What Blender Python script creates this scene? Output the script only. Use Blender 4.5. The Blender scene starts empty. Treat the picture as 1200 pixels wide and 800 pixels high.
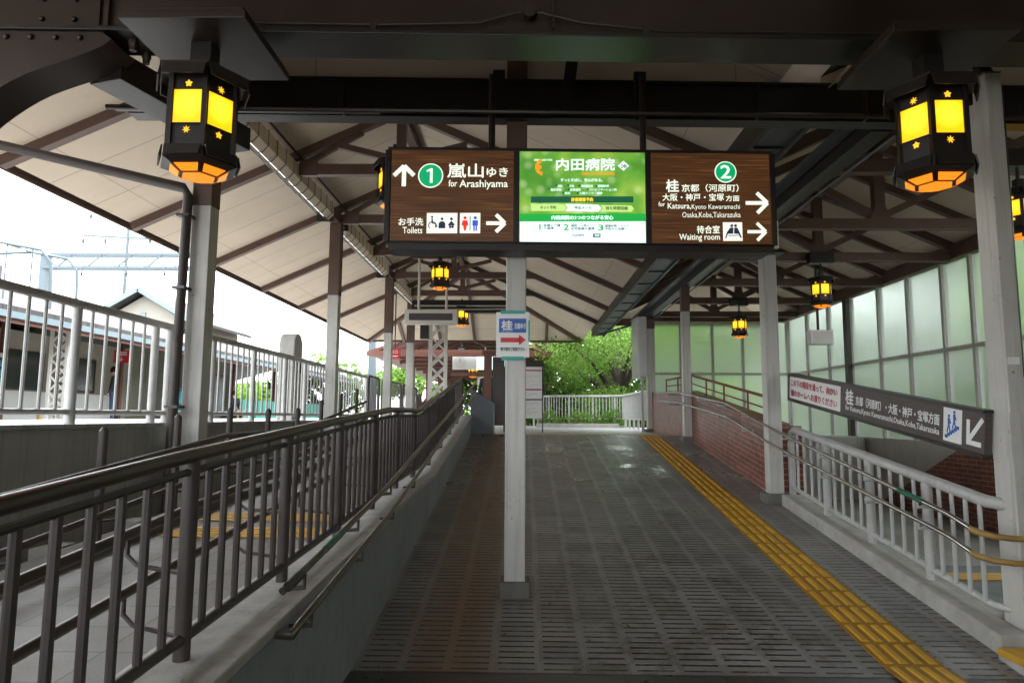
import bpy, bmesh, math, random
from mathutils import Vector, Matrix
random.seed(7)
sc = bpy.context.scene
COL = sc.collection
PI = math.pi
R_ = math.radians

# ------------------------------------------------------------------ camera
EYE = 1.55
def cam_axes(pitch=6.3, yaw=1.1, roll=0.35):
    p, y, r = R_(pitch), R_(yaw), R_(roll)
    f0 = Vector((-math.sin(y), math.cos(y), 0)); r0 = Vector((math.cos(y), math.sin(y), 0))
    f = f0*math.cos(p) + Vector((0, 0, 1))*math.sin(p)
    u = r0.cross(f)
    return f, r0*math.cos(r) + u*math.sin(r), -r0*math.sin(r) + u*math.cos(r)
cf, cr, cu = cam_axes()
cd = bpy.data.cameras.new('camera'); cam = bpy.data.objects.new('camera', cd); COL.objects.link(cam)
cd.sensor_width = 36; cd.lens = 24; cd.clip_start = 0.05; cd.clip_end = 2000
cam.matrix_world = Matrix(((cr.x, cu.x, -cf.x, 0), (cr.y, cu.y, -cf.y, 0), (cr.z, cu.z, -cf.z, EYE), (0, 0, 0, 1)))
sc.camera = cam

# ------------------------------------------------------------------ world, sun, exposure
SUN_EL, SUN_AZ = R_(58), R_(-70)          # azimuth clockwise from +Y: the bright side is on the left
w = bpy.data.worlds.new('World'); sc.world = w; w.use_nodes = True
nt = w.node_tree; nt.nodes.clear()
wo = nt.nodes.new('ShaderNodeOutputWorld'); bg = nt.nodes.new('ShaderNodeBackground')
sky = nt.nodes.new('ShaderNodeTexSky'); sky.sky_type = 'NISHITA'; sky.sun_disc = False
sky.sun_elevation = SUN_EL; sky.sun_rotation = SUN_AZ; sky.dust_density = 4; sky.air_density = 1
hs = nt.nodes.new('ShaderNodeHueSaturation'); hs.inputs['Saturation'].default_value = 0.22
mixw = nt.nodes.new('ShaderNodeMix'); mixw.data_type = 'RGBA'; mixw.inputs[0].default_value = 0.6
mixw.inputs[7].default_value = (11, 11.6, 12.2, 1)      # an even veil of overcast cloud
nt.links.new(sky.outputs[0], hs.inputs['Color']); nt.links.new(hs.outputs[0], mixw.inputs[6])
nt.links.new(mixw.outputs[2], bg.inputs[0]); bg.inputs[1].default_value = 0.15
nt.links.new(bg.outputs[0], wo.inputs[0])
sl = bpy.data.lights.new('sun', 'SUN'); sl.energy = 1.5; sl.angle = R_(14); sl.color = (1, .96, .9)
so = bpy.data.objects.new('sun', sl); COL.objects.link(so)
sd = Vector((math.sin(SUN_AZ)*math.cos(SUN_EL), math.cos(SUN_AZ)*math.cos(SUN_EL), math.sin(SUN_EL)))
so.rotation_euler = sd.to_track_quat('Z', 'Y').to_euler(); so.location = (0, 0, 40)
vs = sc.view_settings; vs.view_transform = 'Standard'; vs.look = 'None'; vs.gamma = 1; vs.use_curve_mapping = False
vs.exposure = 2.6
sc.cycles.use_denoising = True
sc.cycles.max_bounces = 8; sc.cycles.diffuse_bounces = 5; sc.cycles.transmission_bounces = 6
sc.cycles.sample_clamp_indirect = 6

# ------------------------------------------------------------------ materials
class NG:
    def __init__(s, name):
        s.m = bpy.data.materials.new(name); s.m.use_nodes = True
        s.t = s.m.node_tree; s.t.nodes.clear()
        s.out = s.t.nodes.new('ShaderNodeOutputMaterial')
    def n(s, typ, **k):
        nd = s.t.nodes.new(typ)
        for a, b in k.items(): setattr(nd, a, b)
        return nd
    def l(s, a, b): s.t.links.new(a, b)
    def val(s, inp, v):
        if hasattr(v, 'is_output') or isinstance(v, bpy.types.NodeSocket): s.l(v, inp)
        else: inp.default_value = v
    def math(s, op, a, b=0.0, c=0.0):
        nd = s.n('ShaderNodeMath', operation=op)
        s.val(nd.inputs[0], a); s.val(nd.inputs[1], b)
        if op in ('SMOOTH_MIN',): s.val(nd.inputs[2], c)
        return nd.outputs[0]
    def mix(s, f, a, b):
        nd = s.n('ShaderNodeMix', data_type='RGBA'); s.val(nd.inputs[0], f)
        s.val(nd.inputs[6], a if not isinstance(a, tuple) else (*a[:3], 1)); s.val(nd.inputs[7], b if not isinstance(b, tuple) else (*b[:3], 1))
        return nd.outputs[2]
    def obj(s):
        c = s.n('ShaderNodeTexCoord'); return c.outputs['Object']
    def xyz(s, v):
        c = s.n('ShaderNodeSeparateXYZ'); s.l(v, c.inputs[0]); return c.outputs
    def comb(s, x, y, z=0.0):
        c = s.n('ShaderNodeCombineXYZ')
        for i, v in enumerate((x, y, z)): s.val(c.inputs[i], v)
        return c.outputs[0]
    def noise(s, vec, scale, detail=3, rough=.55):
        nd = s.n('ShaderNodeTexNoise'); nd.inputs['Scale'].default_value = scale; nd.inputs['Detail'].default_value = detail
        nd.inputs['Roughness'].default_value = rough; s.l(vec, nd.inputs['Vector']); return nd.outputs[0]
    def ramp(s, f, *stops):
        nd = s.n('ShaderNodeValToRGB'); el = nd.color_ramp.elements
        while len(el) < len(stops): el.new(.5)
        for e, (p, c) in zip(el, stops):
            e.position = p; e.color = (c, c, c, 1) if not isinstance(c, tuple) else (*c[:3], 1)
        s.l(f, nd.inputs[0]); return nd.outputs[0]
    def bsdf(s, col, rough=.5, metal=0., bump=None, bstr=.3, bdist=.01, **k):
        b = s.n('ShaderNodeBsdfPrincipled')
        s.val(b.inputs['Base Color'], (*col[:3], 1) if isinstance(col, tuple) else col)
        s.val(b.inputs['Roughness'], rough); b.inputs['Metallic'].default_value = metal
        for a, v in k.items(): s.val(b.inputs[a.replace('_', ' ')], v)
        if bump is not None:
            bn = s.n('ShaderNodeBump'); bn.inputs['Strength'].default_value = bstr; bn.inputs['Distance'].default_value = bdist
            s.l(bump, bn.inputs['Height']); s.l(bn.outputs[0], b.inputs['Normal'])
        s.l(b.outputs[0], s.out.inputs[0]); return s.m

def paint(name, col, rough=.45, var=.25, scale=6, metal=0., bstr=.08, dirt=None, streak=0.):
    g = NG(name); o = g.obj()
    nz = g.noise(o, scale, 4); n2 = g.noise(o, scale*9, 3)
    k = g.ramp(nz, (.25, 1-var), (.75, 1.0))
    c = g.n('ShaderNodeMix', data_type='RGBA', blend_type='MULTIPLY'); c.inputs[0].default_value = 1
    c.inputs[6].default_value = (*col, 1); g.l(k, c.inputs[7])
    cc = c.outputs[2]
    if dirt:
        f = g.ramp(g.noise(o, scale*2.3, 6, .7), (.58, 0.), (.72, .7)); cc = g.mix(f, cc, dirt)
    if streak:
        x = g.xyz(o); sn = g.noise(g.comb(g.math('MULTIPLY', x[0], 22), g.math('MULTIPLY', x[1], 22), g.math('MULTIPLY', x[2], 1.1)), 1., 5, .65)
        cc = g.mix(g.math('MULTIPLY', g.ramp(sn, (.5, 0.), (.72, 1.)), streak), cc, tuple(q*.45 for q in col))
        ch = g.ramp(g.noise(o, 26, 3, .6), (.70, 0.), (.74, .8)); cc = g.mix(ch, cc, (.16, .085, .045))
    r = g.math('ADD', g.math('MULTIPLY', n2, .18), rough-.09)
    return g.bsdf(cc, r, metal, n2, bstr, .004)

def glow(name, col, strength):
    # lamp glass: brightest where the bulb inside is closest
    g = NG(name); b = g.n('ShaderNodeBsdfPrincipled'); b.inputs['Base Color'].default_value = (.25, .13, .01, 1); b.inputs['Roughness'].default_value = .4
    vm = g.n('ShaderNodeVectorMath', operation='DISTANCE'); g.l(g.obj(), vm.inputs[0]); vm.inputs[1].default_value = (0, 0, -.28)
    f = g.ramp(g.math('MULTIPLY', g.math('SUBTRACT', vm.outputs['Value'], .165), 12.), (0, 1.), (.42, 0.))
    c = g.mix(f, (*col,), (1., .60, .03)); g.l(c, b.inputs['Emission Color'])
    g.l(g.math('ADD', strength, g.math('MULTIPLY', f, strength*.5)), b.inputs['Emission Strength'])
    g.l(b.outputs[0], g.out.inputs[0]); return g.m
def emis(name, col, strength):
    g = NG(name); b = g.n('ShaderNodeBsdfPrincipled'); b.inputs['Base Color'].default_value = (*[c*.5 for c in col], 1)
    b.inputs['Roughness'].default_value = .4
    b.inputs['Emission Color'].default_value = (*col, 1); b.inputs['Emission Strength'].default_value = strength
    g.l(b.outputs[0], g.out.inputs[0]); return g.m

M = {}
M['black_steel'] = paint('black_steel', (.017, .014, .013), .38, .35, 3)
M['girder'] = paint('girder_brown', (.030, .018, .014), .36, .35, 2.5)
M['brown'] = paint('brown_timber_paint', (.125, .07, .054), .5, .3, 4)
M['rust_brown'] = paint('red_brown_paint', (.16, .06, .04), .5, .3, 4)
M['grey_paint'] = paint('grey_column_paint', (.50, .49, .455), .42, .14, 3, dirt=(.36, .34, .30), streak=.5)
M['dark_rail'] = paint('dark_rail_paint', (.062, .049, .046), .5, .2, 5, bstr=.03)
M['rail_top'] = paint('bronze_rail', (.055, .037, .030), .32, .2, 3, bstr=.02)
M['white_rail'] = paint('white_rail_paint', (.44, .44, .425), .4, .16, 6, dirt=(.31, .285, .24), streak=.4)
M['concrete'] = paint('concrete', (.42, .41, .38), .8, .35, 5, bstr=.4, dirt=(.22, .2, .17))
M['dark_concrete'] = paint('dark_concrete', (.16, .155, .14), .8, .4, 5, bstr=.4)
M['grey_wall'] = paint('grey_wall_paint', (.29, .31, .325), .6, .25, 1.3, dirt=(.22, .22, .215), streak=.3)
M['platform_wall'] = paint('platform_wall', (.37, .37, .345), .75, .3, 1.5, bstr=.3, dirt=(.25, .235, .21), streak=.45)
M['ledge'] = paint('ledge_stone', (.46, .45, .42), .75, .35, 9, bstr=.5, dirt=(.24, .22, .2))
M['chrome'] = paint('chrome', (.55, .53, .5), .2, .15, 10, metal=1.)
M['brass_rail'] = paint('worn_steel_rail', (.17, .155, .125), .3, .35, 7, metal=.8)
M['green_tape'] = paint('green_tape', (.006, .11, .06), .4, .2)
M['yellow_tape'] = paint('yellow_tape', (.36, .225, .06), .5, .35, 9, dirt=(.2, .15, .09))
M['plastic_white'] = paint('white_plastic', (.68, .67, .63), .4, .08)
M['label_white'] = paint('white_board', (.75, .75, .73), .5, .05)
M['dark_panel'] = paint('dark_display', (.07, .06, .065), .3, .1)
M['grey_box'] = paint('slate_grey_metal', (.09, .1, .115), .4, .25, 2)
M['cabinet'] = paint('cabinet_white', (.62, .63, .64), .22, .08)
M['red'] = paint('red_board', (.6, .02, .03), .5, .1)
M['red_rail'] = paint('red_rail_paint', (.2, .03, .025), .45, .2)
M['teal'] = paint('teal_paint', (.05, .36, .3), .5, .15)
M['blue_tarp'] = paint('blue_tarp', (.08, .4, .55), .5, .2)
M['blue'] = paint('sign_blue', (.02, .1, .42), .45, .1)
M['cream'] = paint('cream_wall', (.36, .335, .285), .8, .2, 1.5)
M['light_blue'] = paint('pale_blue_trim', (.17, .23, .25), .6, .1)
M['pale_steel'] = paint('pale_steel', (.075, .105, .12), .5, .1)
M['tile_dark'] = paint('dark_granite', (.035, .034, .034), .35, .4, 7)
M['trunk'] = paint('bark', (.07, .052, .04), .9, .4, 8, bstr=.8)
M['skin'] = paint('skin', (.5, .3, .2), .6, .05)
M['cloth_dark'] = paint('dark_cloth', (.02, .022, .03), .9, .2)
M['cloth_beige'] = paint('beige_cloth', (.35, .26, .17), .9, .2)
M['cloth_jeans'] = paint('denim', (.05, .09, .18), .9, .2)
M['hair'] = paint('black_hair', (.012, .01, .01), .6, .2)
M['glass_dark'] = paint('dark_window', (.05, .07, .07), .12, .1)
M['pane_yellow'] = glow('lit_yellow_glass', (1., .47, .004), .27)
M['pane_orange'] = emis('lit_orange_glass', (1., .25, .012), .22)
M['cutout'] = emis('lit_cutout', (1., .42, .02), .3)
M['tube'] = emis('lit_tube', (1., .95, .86), .24)
M['letter'] = emis('lit_letter', (.84, .9, .76), 0.177)
M['letter_green'] = emis('lit_green', (.0, .30, .11), 0.208)
M['sign_red'] = emis('lit_red', (.75, .02, .02), 0.182)
M['sign_blue'] = emis('lit_blue', (.03, .08, .6), 0.182)
M['sign_navy'] = emis('lit_navy', (.015, .025, .06), 0.156)
M['ad_white'] = emis('ad_white', (.72, .88, .88), 0.218)
M['ad_green'] = emis('ad_green', (.01, .36, .05), 0.182)
M['ad_dark'] = emis('ad_dark_green', (.008, .1, .05), 0.156)
M['ad_lime'] = emis('ad_lime', (.5, .75, .22), 0.182)
M['ad_yellow'] = emis('ad_yellow', (.9, .62, .03), 0.208)
M['ad_orange'] = emis('ad_orange', (.9, .3, .02), 0.182)
M['ad_text'] = emis('ad_dark_text', (.02, .05, .03), 0.156)
M['screen_white'] = emis('lit_screen', (.75, .9, .9), 0.286)
M['gold_letter'] = paint('white_letter_paint', (.74, .75, .73), .5, .05)
M['letter_red'] = paint('faded_red_letters', (.5, .08, .1), .5, .2)
M['letter_black'] = paint('black_letters', (.03, .03, .035), .5, .1)

def m_soffit():
    g = NG('soffit_board'); o = g.obj(); x = g.xyz(o)
    fr = g.math('FRACT', g.math('MULTIPLY', x[1], 1/.885))
    seam = g.math('LESS_THAN', fr, .014)
    nz = g.noise(o, .8, 5); st = g.noise(g.comb(g.math('MULTIPLY', x[0], .6), g.math('MULTIPLY', x[1], 5), x[2]), 1.0, 4)
    c = g.mix(g.ramp(nz, (.3, 0.), (.7, 1.)), (.60, .505, .40), (.67, .57, .455))
    c = g.mix(g.math('MULTIPLY', g.ramp(st, (.5, 0.), (.75, 1.)), .25), c, (.52, .42, .31))
    sp = g.ramp(g.noise(o, 2.1, 6, .7), (.60, 0.), (.72, .5)); c = g.mix(sp, c, (.46, .35, .23))
    seam = g.math('MAXIMUM', seam, g.math('MULTIPLY', g.math('LESS_THAN', g.math('FRACT', g.math('MULTIPLY', x[0], .55)), .007), .6))
    c = g.mix(seam, c, (.28, .22, .17))
    return g.bsdf(c, .8, 0, g.math('SUBTRACT', 1., seam), .4, .01)
M['soffit'] = m_soffit()

def m_ramp():
    g = NG('slotted_ramp_tiles'); o = g.obj(); x = g.xyz(o)
    u = g.math('DIVIDE', g.math('ADD', x[0], 1.06), .287); v = g.math('DIVIDE', x[1], .3)
    fu = g.math('FRACT', u); fv = g.math('FRACT', v)
    jn = g.math('MAXIMUM', g.math('LESS_THAN', fu, .035), g.math('LESS_THAN', fv, .03))
    s4 = g.math('FRACT', g.math('ADD', g.math('MULTIPLY', v, 4.), .35))
    wob = g.math('MULTIPLY', g.math('SUBTRACT', g.noise(o, 30, 2), .5), .10)
    slot = g.math('MULTIPLY', g.math('LESS_THAN', g.math('ADD', s4, wob), .27),
                  g.math('MULTIPLY', g.math('GREATER_THAN', fu, .13), g.math('LESS_THAN', fu, .93)))
    wn = g.n('ShaderNodeTexWhiteNoise', noise_dimensions='2D')
    g.l(g.comb(g.math('FLOOR', u), g.math('FLOOR', v)), wn.inputs['Vector'])
    tile = wn.outputs[0]
    base = g.mix(tile, (.15, .15, .152), (.24, .238, .235))
    nz = g.noise(o, 1.1, 6, .65); n2 = g.noise(o, 6, 5, .7)
    moss = g.math('MULTIPLY', g.ramp(n2, (.52, 0.), (.66, 1.)), g.ramp(nz, (.42, 0.), (.6, 1.)))
    base = g.mix(g.math('MULTIPLY', moss, .75), base, (.075, .064, .044))
    # rust washed down the strip beside the central post
    d = g.math('ABSOLUTE', g.math('ADD', x[0], .50)); band = g.ramp(g.math('ADD', d, g.math('MULTIPLY', g.noise(o, 2.2, 4), .25)), (.28, 1.), (.50, 0.))
    base = g.mix(g.math('MULTIPLY', band, .85), base, (.165, .098, .045))
    d2 = g.math('ABSOLUTE', g.math('ADD', x[0], .47)); joint_rust = g.ramp(d2, (.02, 1.), (.09, 0.))
    base = g.mix(g.math('MULTIPLY', joint_rust, g.math('MULTIPLY', g.ramp(nz, (.35, .3), (.7, .9)), .5)), base, (.21, .115, .04))
    base = g.mix(g.math('MULTIPLY', g.math('SUBTRACT', 1., band), g.math('MULTIPLY', jn, .6)), base, (.25, .245, .235))
    slot = g.math('MULTIPLY', slot, g.ramp(g.noise(o, 4.5, 5, .7), (.30, .25), (.48, 1.)))
    m2 = g.math('MULTIPLY', g.ramp(g.noise(o, 2.6, 6, .75), (.47, 0.), (.62, .8)), g.math('MULTIPLY', g.math('GREATER_THAN', x[0], .3), g.ramp(g.math('DIVIDE', x[1], 12.), (.35, 1.), (.85, 0.))))
    base = g.mix(m2, base, (.068, .060, .044))
    wear = g.ramp(g.noise(g.comb(x[0], g.math('MULTIPLY', x[1], .25), 0.), 1.6, 4, .6), (.4, 0.), (.7, .5)); base = g.mix(wear, base, (.25, .245, .238))
    gum = g.ramp(g.noise(o, 13, 1), (.755, 0.), (.77, .8)); base = g.mix(gum, base, (.05, .048, .046))
    base = g.mix(slot, base, (.012, .0115, .011))
    wet = g.ramp(g.noise(g.comb(g.math('MULTIPLY', x[0], 1.), g.math('MULTIPLY', x[1], .7), 3.), 1.3, 3), (.5, 0.), (.62, 1.))
    far = g.ramp(g.math('DIVIDE', g.math('SUBTRACT', x[1], 5.), 9.), (.1, 0.), (.6, 1.))
    wet = g.math('MULTIPLY', g.math('MULTIPLY', wet, far), g.ramp(g.math('ADD', g.math('MULTIPLY', tile, .6), g.math('MULTIPLY', g.noise(o, 9, 3), .7)), (.55, .1), (.85, 1.)))
    r = g.math('SUBTRACT', g.math('ADD', .27, g.math('MULTIPLY', n2, .25)), g.math('MULTIPLY', wet, .24))
    h = g.math('SUBTRACT', g.math('MULTIPLY', n2, .12), slot)
    return g.bsdf(base, r, 0, h, .7, .012)
M['ramp'] = m_ramp()

def m_tiles(name, c1, c2, sx, sy, joint, jw=.03, rough=.5, dirt=(.06, .05, .04)):
    g = NG(name); o = g.obj(); x = g.xyz(o)
    u = g.math('DIVIDE', x[0], sx); v = g.math('DIVIDE', x[1], sy)
    jn = g.math('MAXIMUM', g.math('LESS_THAN', g.math('FRACT', u), jw), g.math('LESS_THAN', g.math('FRACT', v), jw))
    wn = g.n('ShaderNodeTexWhiteNoise', noise_dimensions='2D'); g.l(g.comb(g.math('FLOOR', u), g.math('FLOOR', v)), wn.inputs['Vector'])
    c = g.mix(wn.outputs[0], c1, c2)
    n = g.noise(o, 3, 6, .7); c = g.mix(g.ramp(n, (.5, 0.), (.8, .7)), c, dirt); c = g.mix(jn, c, joint)
    n3 = g.noise(o, 60, 2)
    return g.bsdf(c, g.math('ADD', rough-.1, g.math('MULTIPLY', n, .2)), 0, g.math('SUBTRACT', n3, jn), .3, .006)
M['side_tiles'] = m_tiles('side_ramp_tiles', (.135, .13, .118), (.17, .163, .148), .3, .3, (.07, .065, .06), dirt=(.17, .13, .09))
M['floor_tiles'] = m_tiles('platform_tiles', (.30, .30, .29), (.36, .36, .35), .3, .3, (.2, .2, .19))
M['conc_tiles'] = m_tiles('concourse_tiles', (.075, .095, .10), (.10, .12, .125), .3, .3, (.04, .05, .05))
M['entry_tiles'] = m_tiles('entry_tiles', (.03, .029, .029), (.042, .04, .04), .6, .6, (.015, .015, .015), .02, .3)

def m_brick(slope):
    g = NG('glazed_brick'); o = g.obj(); x = g.xyz(o)
    h = g.math('SUBTRACT', x[2], g.math('MULTIPLY', x[1], slope))
    b = g.n('ShaderNodeTexBrick'); b.offset = .5
    b.inputs['Color1'].default_value = (.22, .052, .022, 1); b.inputs['Color2'].default_value = (.12, .03, .014, 1)
    b.inputs['Mortar'].default_value = (.34, .29, .25, 1); b.inputs['Scale'].default_value = 1
    b.inputs['Mortar Size'].default_value = .0055; b.inputs['Brick Width'].default_value = .225; b.inputs['Row Height'].default_value = .072
    b.inputs['Mortar Smooth'].default_value = .1
    g.l(g.comb(g.math('ADD', x[1], x[0]), h), b.inputs['Vector'])
    nz = g.noise(o, 5, 4); c = g.mix(g.ramp(nz, (.4, 0.), (.8, .6)), b.outputs[0], (.055, .03, .02))
    r = g.math('ADD', .38, g.math('MULTIPLY', b.outputs['Fac'], .4))
    return g.bsdf(c, r, 0, g.math('SUBTRACT', 1., b.outputs['Fac']), .5, .008)
M['brick'] = m_brick(.1304); M['brick_level'] = m_brick(0.)

def m_wood():
    g = NG('backlit_wood_panel'); o = g.obj(); x = g.xyz(o)
    v = g.comb(g.math('MULTIPLY', x[0], 1.6), x[1], g.math('MULTIPLY', x[2], 60)); n = g.noise(v, 1.4, 3)
    line = g.math('LESS_THAN', g.math('FRACT', g.math('MULTIPLY', x[2], 42)), .3)
    c = g.ramp(n, (.3, (.022, .008, .004)), (.55, (.062, .024, .007)), (.78, (.16, .07, .02)))
    c = g.mix(g.math('MULTIPLY', line, .6), c, (.022, .01, .006))
    m = g.bsdf(g.mix(.5, c, (0., 0., 0.)), .4)
    b = [n_ for n_ in g.t.nodes if n_.type == 'BSDF_PRINCIPLED'][0]; g.l(c, b.inputs['Emission Color']); b.inputs['Emission Strength'].default_value = .22
    return m
M['wood'] = m_wood()
def m_ad():
    g = NG('advert_backdrop'); o = g.obj(); n = g.noise(o, 2.6, 2); n2 = g.noise(o, 7, 1)
    vo = g.n('ShaderNodeTexVoronoi'); vo.inputs['Scale'].default_value = 9; g.l(o, vo.inputs['Vector'])
    c = g.ramp(n, (.3, (.03, .19, .02)), (.5, (.13, .36, .04)), (.68, (.42, .56, .09)), (.8, (.66, .72, .28)))
    c = g.mix(g.math('MULTIPLY', g.ramp(vo.outputs['Distance'], (.15, 1.), (.4, 0.)), .22), c, (.75, .9, .5))
    m = g.bsdf(c, .35); b = [q for q in g.t.nodes if q.type == 'BSDF_PRINCIPLED'][0]
    g.l(c, b.inputs['Emission Color']); b.inputs['Emission Strength'].default_value = .15
    return m
M['ad'] = m_ad()
def m_striped(name, c1, c2):
    g = NG(name); o = g.obj(); x = g.xyz(o)
    n = g.noise(g.comb(g.math('MULTIPLY', x[0], 2), x[1], g.math('MULTIPLY', x[2], 70)), 1.3, 3)
    return g.bsdf(g.mix(g.ramp(n, (.35, 0.), (.65, 1.)), c1, c2), .5)
M['sign_brown'] = m_striped('dark_grained_board', (.045, .033, .03), (.085, .062, .055))
def m_glass():
    g = NG('frosted_glass'); o = g.obj(); n = g.noise(o, 1.4, 4)
    b = g.n('ShaderNodeBsdfPrincipled'); b.inputs['Base Color'].default_value = (.66, .69, .68, 1)
    b.inputs['Transmission Weight'].default_value = 1; b.inputs['IOR'].default_value = 1.25
    g.l(g.math('ADD', .24, g.math('MULTIPLY', n, .14)), b.inputs['Roughness'])
    x = g.xyz(o); st = g.noise(g.comb(g.math('MULTIPLY', x[0], 9), g.math('MULTIPLY', x[1], 9), g.math('MULTIPLY', x[2], .7)), 1., 4)
    t = g.n('ShaderNodeBsdfTranslucent'); g.l(g.mix(g.ramp(st, (.45, 0.), (.75, .6)), (.56, .58, .55), (.42, .43, .39)), t.inputs[0])
    mx = g.n('ShaderNodeMixShader'); mx.inputs[0].default_value = .12; g.l(b.outputs[0], mx.inputs[1]); g.l(t.outputs[0], mx.inputs[2])
    g.l(mx.outputs[0], g.out.inputs[0]); return g.m
M['glass'] = m_glass()
def m_leaf(name, a, b_):
    g = NG(name); o = g.obj(); n = g.noise(o, 1.1, 3); ge = g.n('ShaderNodeNewGeometry')
    f = g.math('ADD', g.math('MULTIPLY', n, .9), g.math('MULTIPLY', ge.outputs['Random Per Island'], .5))
    c = g.ramp(f, (.4, a), (.95, b_))
    d = g.n('ShaderNodeBsdfDiffuse'); t = g.n('ShaderNodeBsdfTranslucent'); mx = g.n('ShaderNodeMixShader'); mx.inputs[0].default_value = .45
    g.l(c, d.inputs[0]); g.l(c, t.inputs[0]); g.l(d.outputs[0], mx.inputs[1]); g.l(t.outputs[0], mx.inputs[2]); g.l(mx.outputs[0], g.out.inputs[0])
    return g.m
M['leaf'] = m_leaf('fresh_leaves', (.075, .16, .028), (.19, .31, .07))
M['leaf_dark'] = m_leaf('deep_leaves', (.022, .055, .012), (.09, .16, .035))
M['hedge'] = m_leaf('hedge_leaves', (.06, .16, .015), (.16, .3, .03))
def m_shingle():
    g = NG('grey_shingles'); o = g.obj(); x = g.xyz(o); b = g.n('ShaderNodeTexBrick')
    b.inputs['Color1'].default_value = (.085, .08, .078, 1); b.inputs['Color2'].default_value = (.055, .052, .052, 1); b.inputs['Mortar'].default_value = (.03, .028, .028, 1)
    b.inputs['Scale'].default_value = 1; b.inputs['Brick Width'].default_value = .4; b.inputs['Row Height'].default_value = .2; b.inputs['Mortar Size'].default_value = .012
    g.l(g.comb(x[1], x[0]), b.inputs['Vector']); return g.bsdf(b.outputs[0], .8, 0, b.outputs['Fac'], .2, .01)
M['shingle'] = m_shingle()
def m_gravel():
    g = NG('track_ballast'); o = g.obj(); vo = g.n('ShaderNodeTexVoronoi'); vo.inputs['Scale'].default_value = 16; g.l(o, vo.inputs['Vector'])
    c = g.mix(vo.outputs['Color'], (.10, .09, .08), (.26, .24, .22)); return g.bsdf(c, .9, 0, vo.outputs['Distance'], .9, .04)
M['gravel'] = m_gravel()
M['dirt'] = paint('bare_ground', (.34, .33, .29), .95, .4, .6)
M['yellow_tile'] = paint('yellow_tactile', (.62, .34, .02), .5, .35, 5, bstr=.3, dirt=(.26, .13, .02))
M['yellow_base'] = paint('yellow_tactile_base', (.36, .18, .013), .6, .4, 5, dirt=(.12, .06, .012))
M['pale_tile'] = paint('worn_tactile', (.5, .42, .22), .6, .3, 5)

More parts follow.
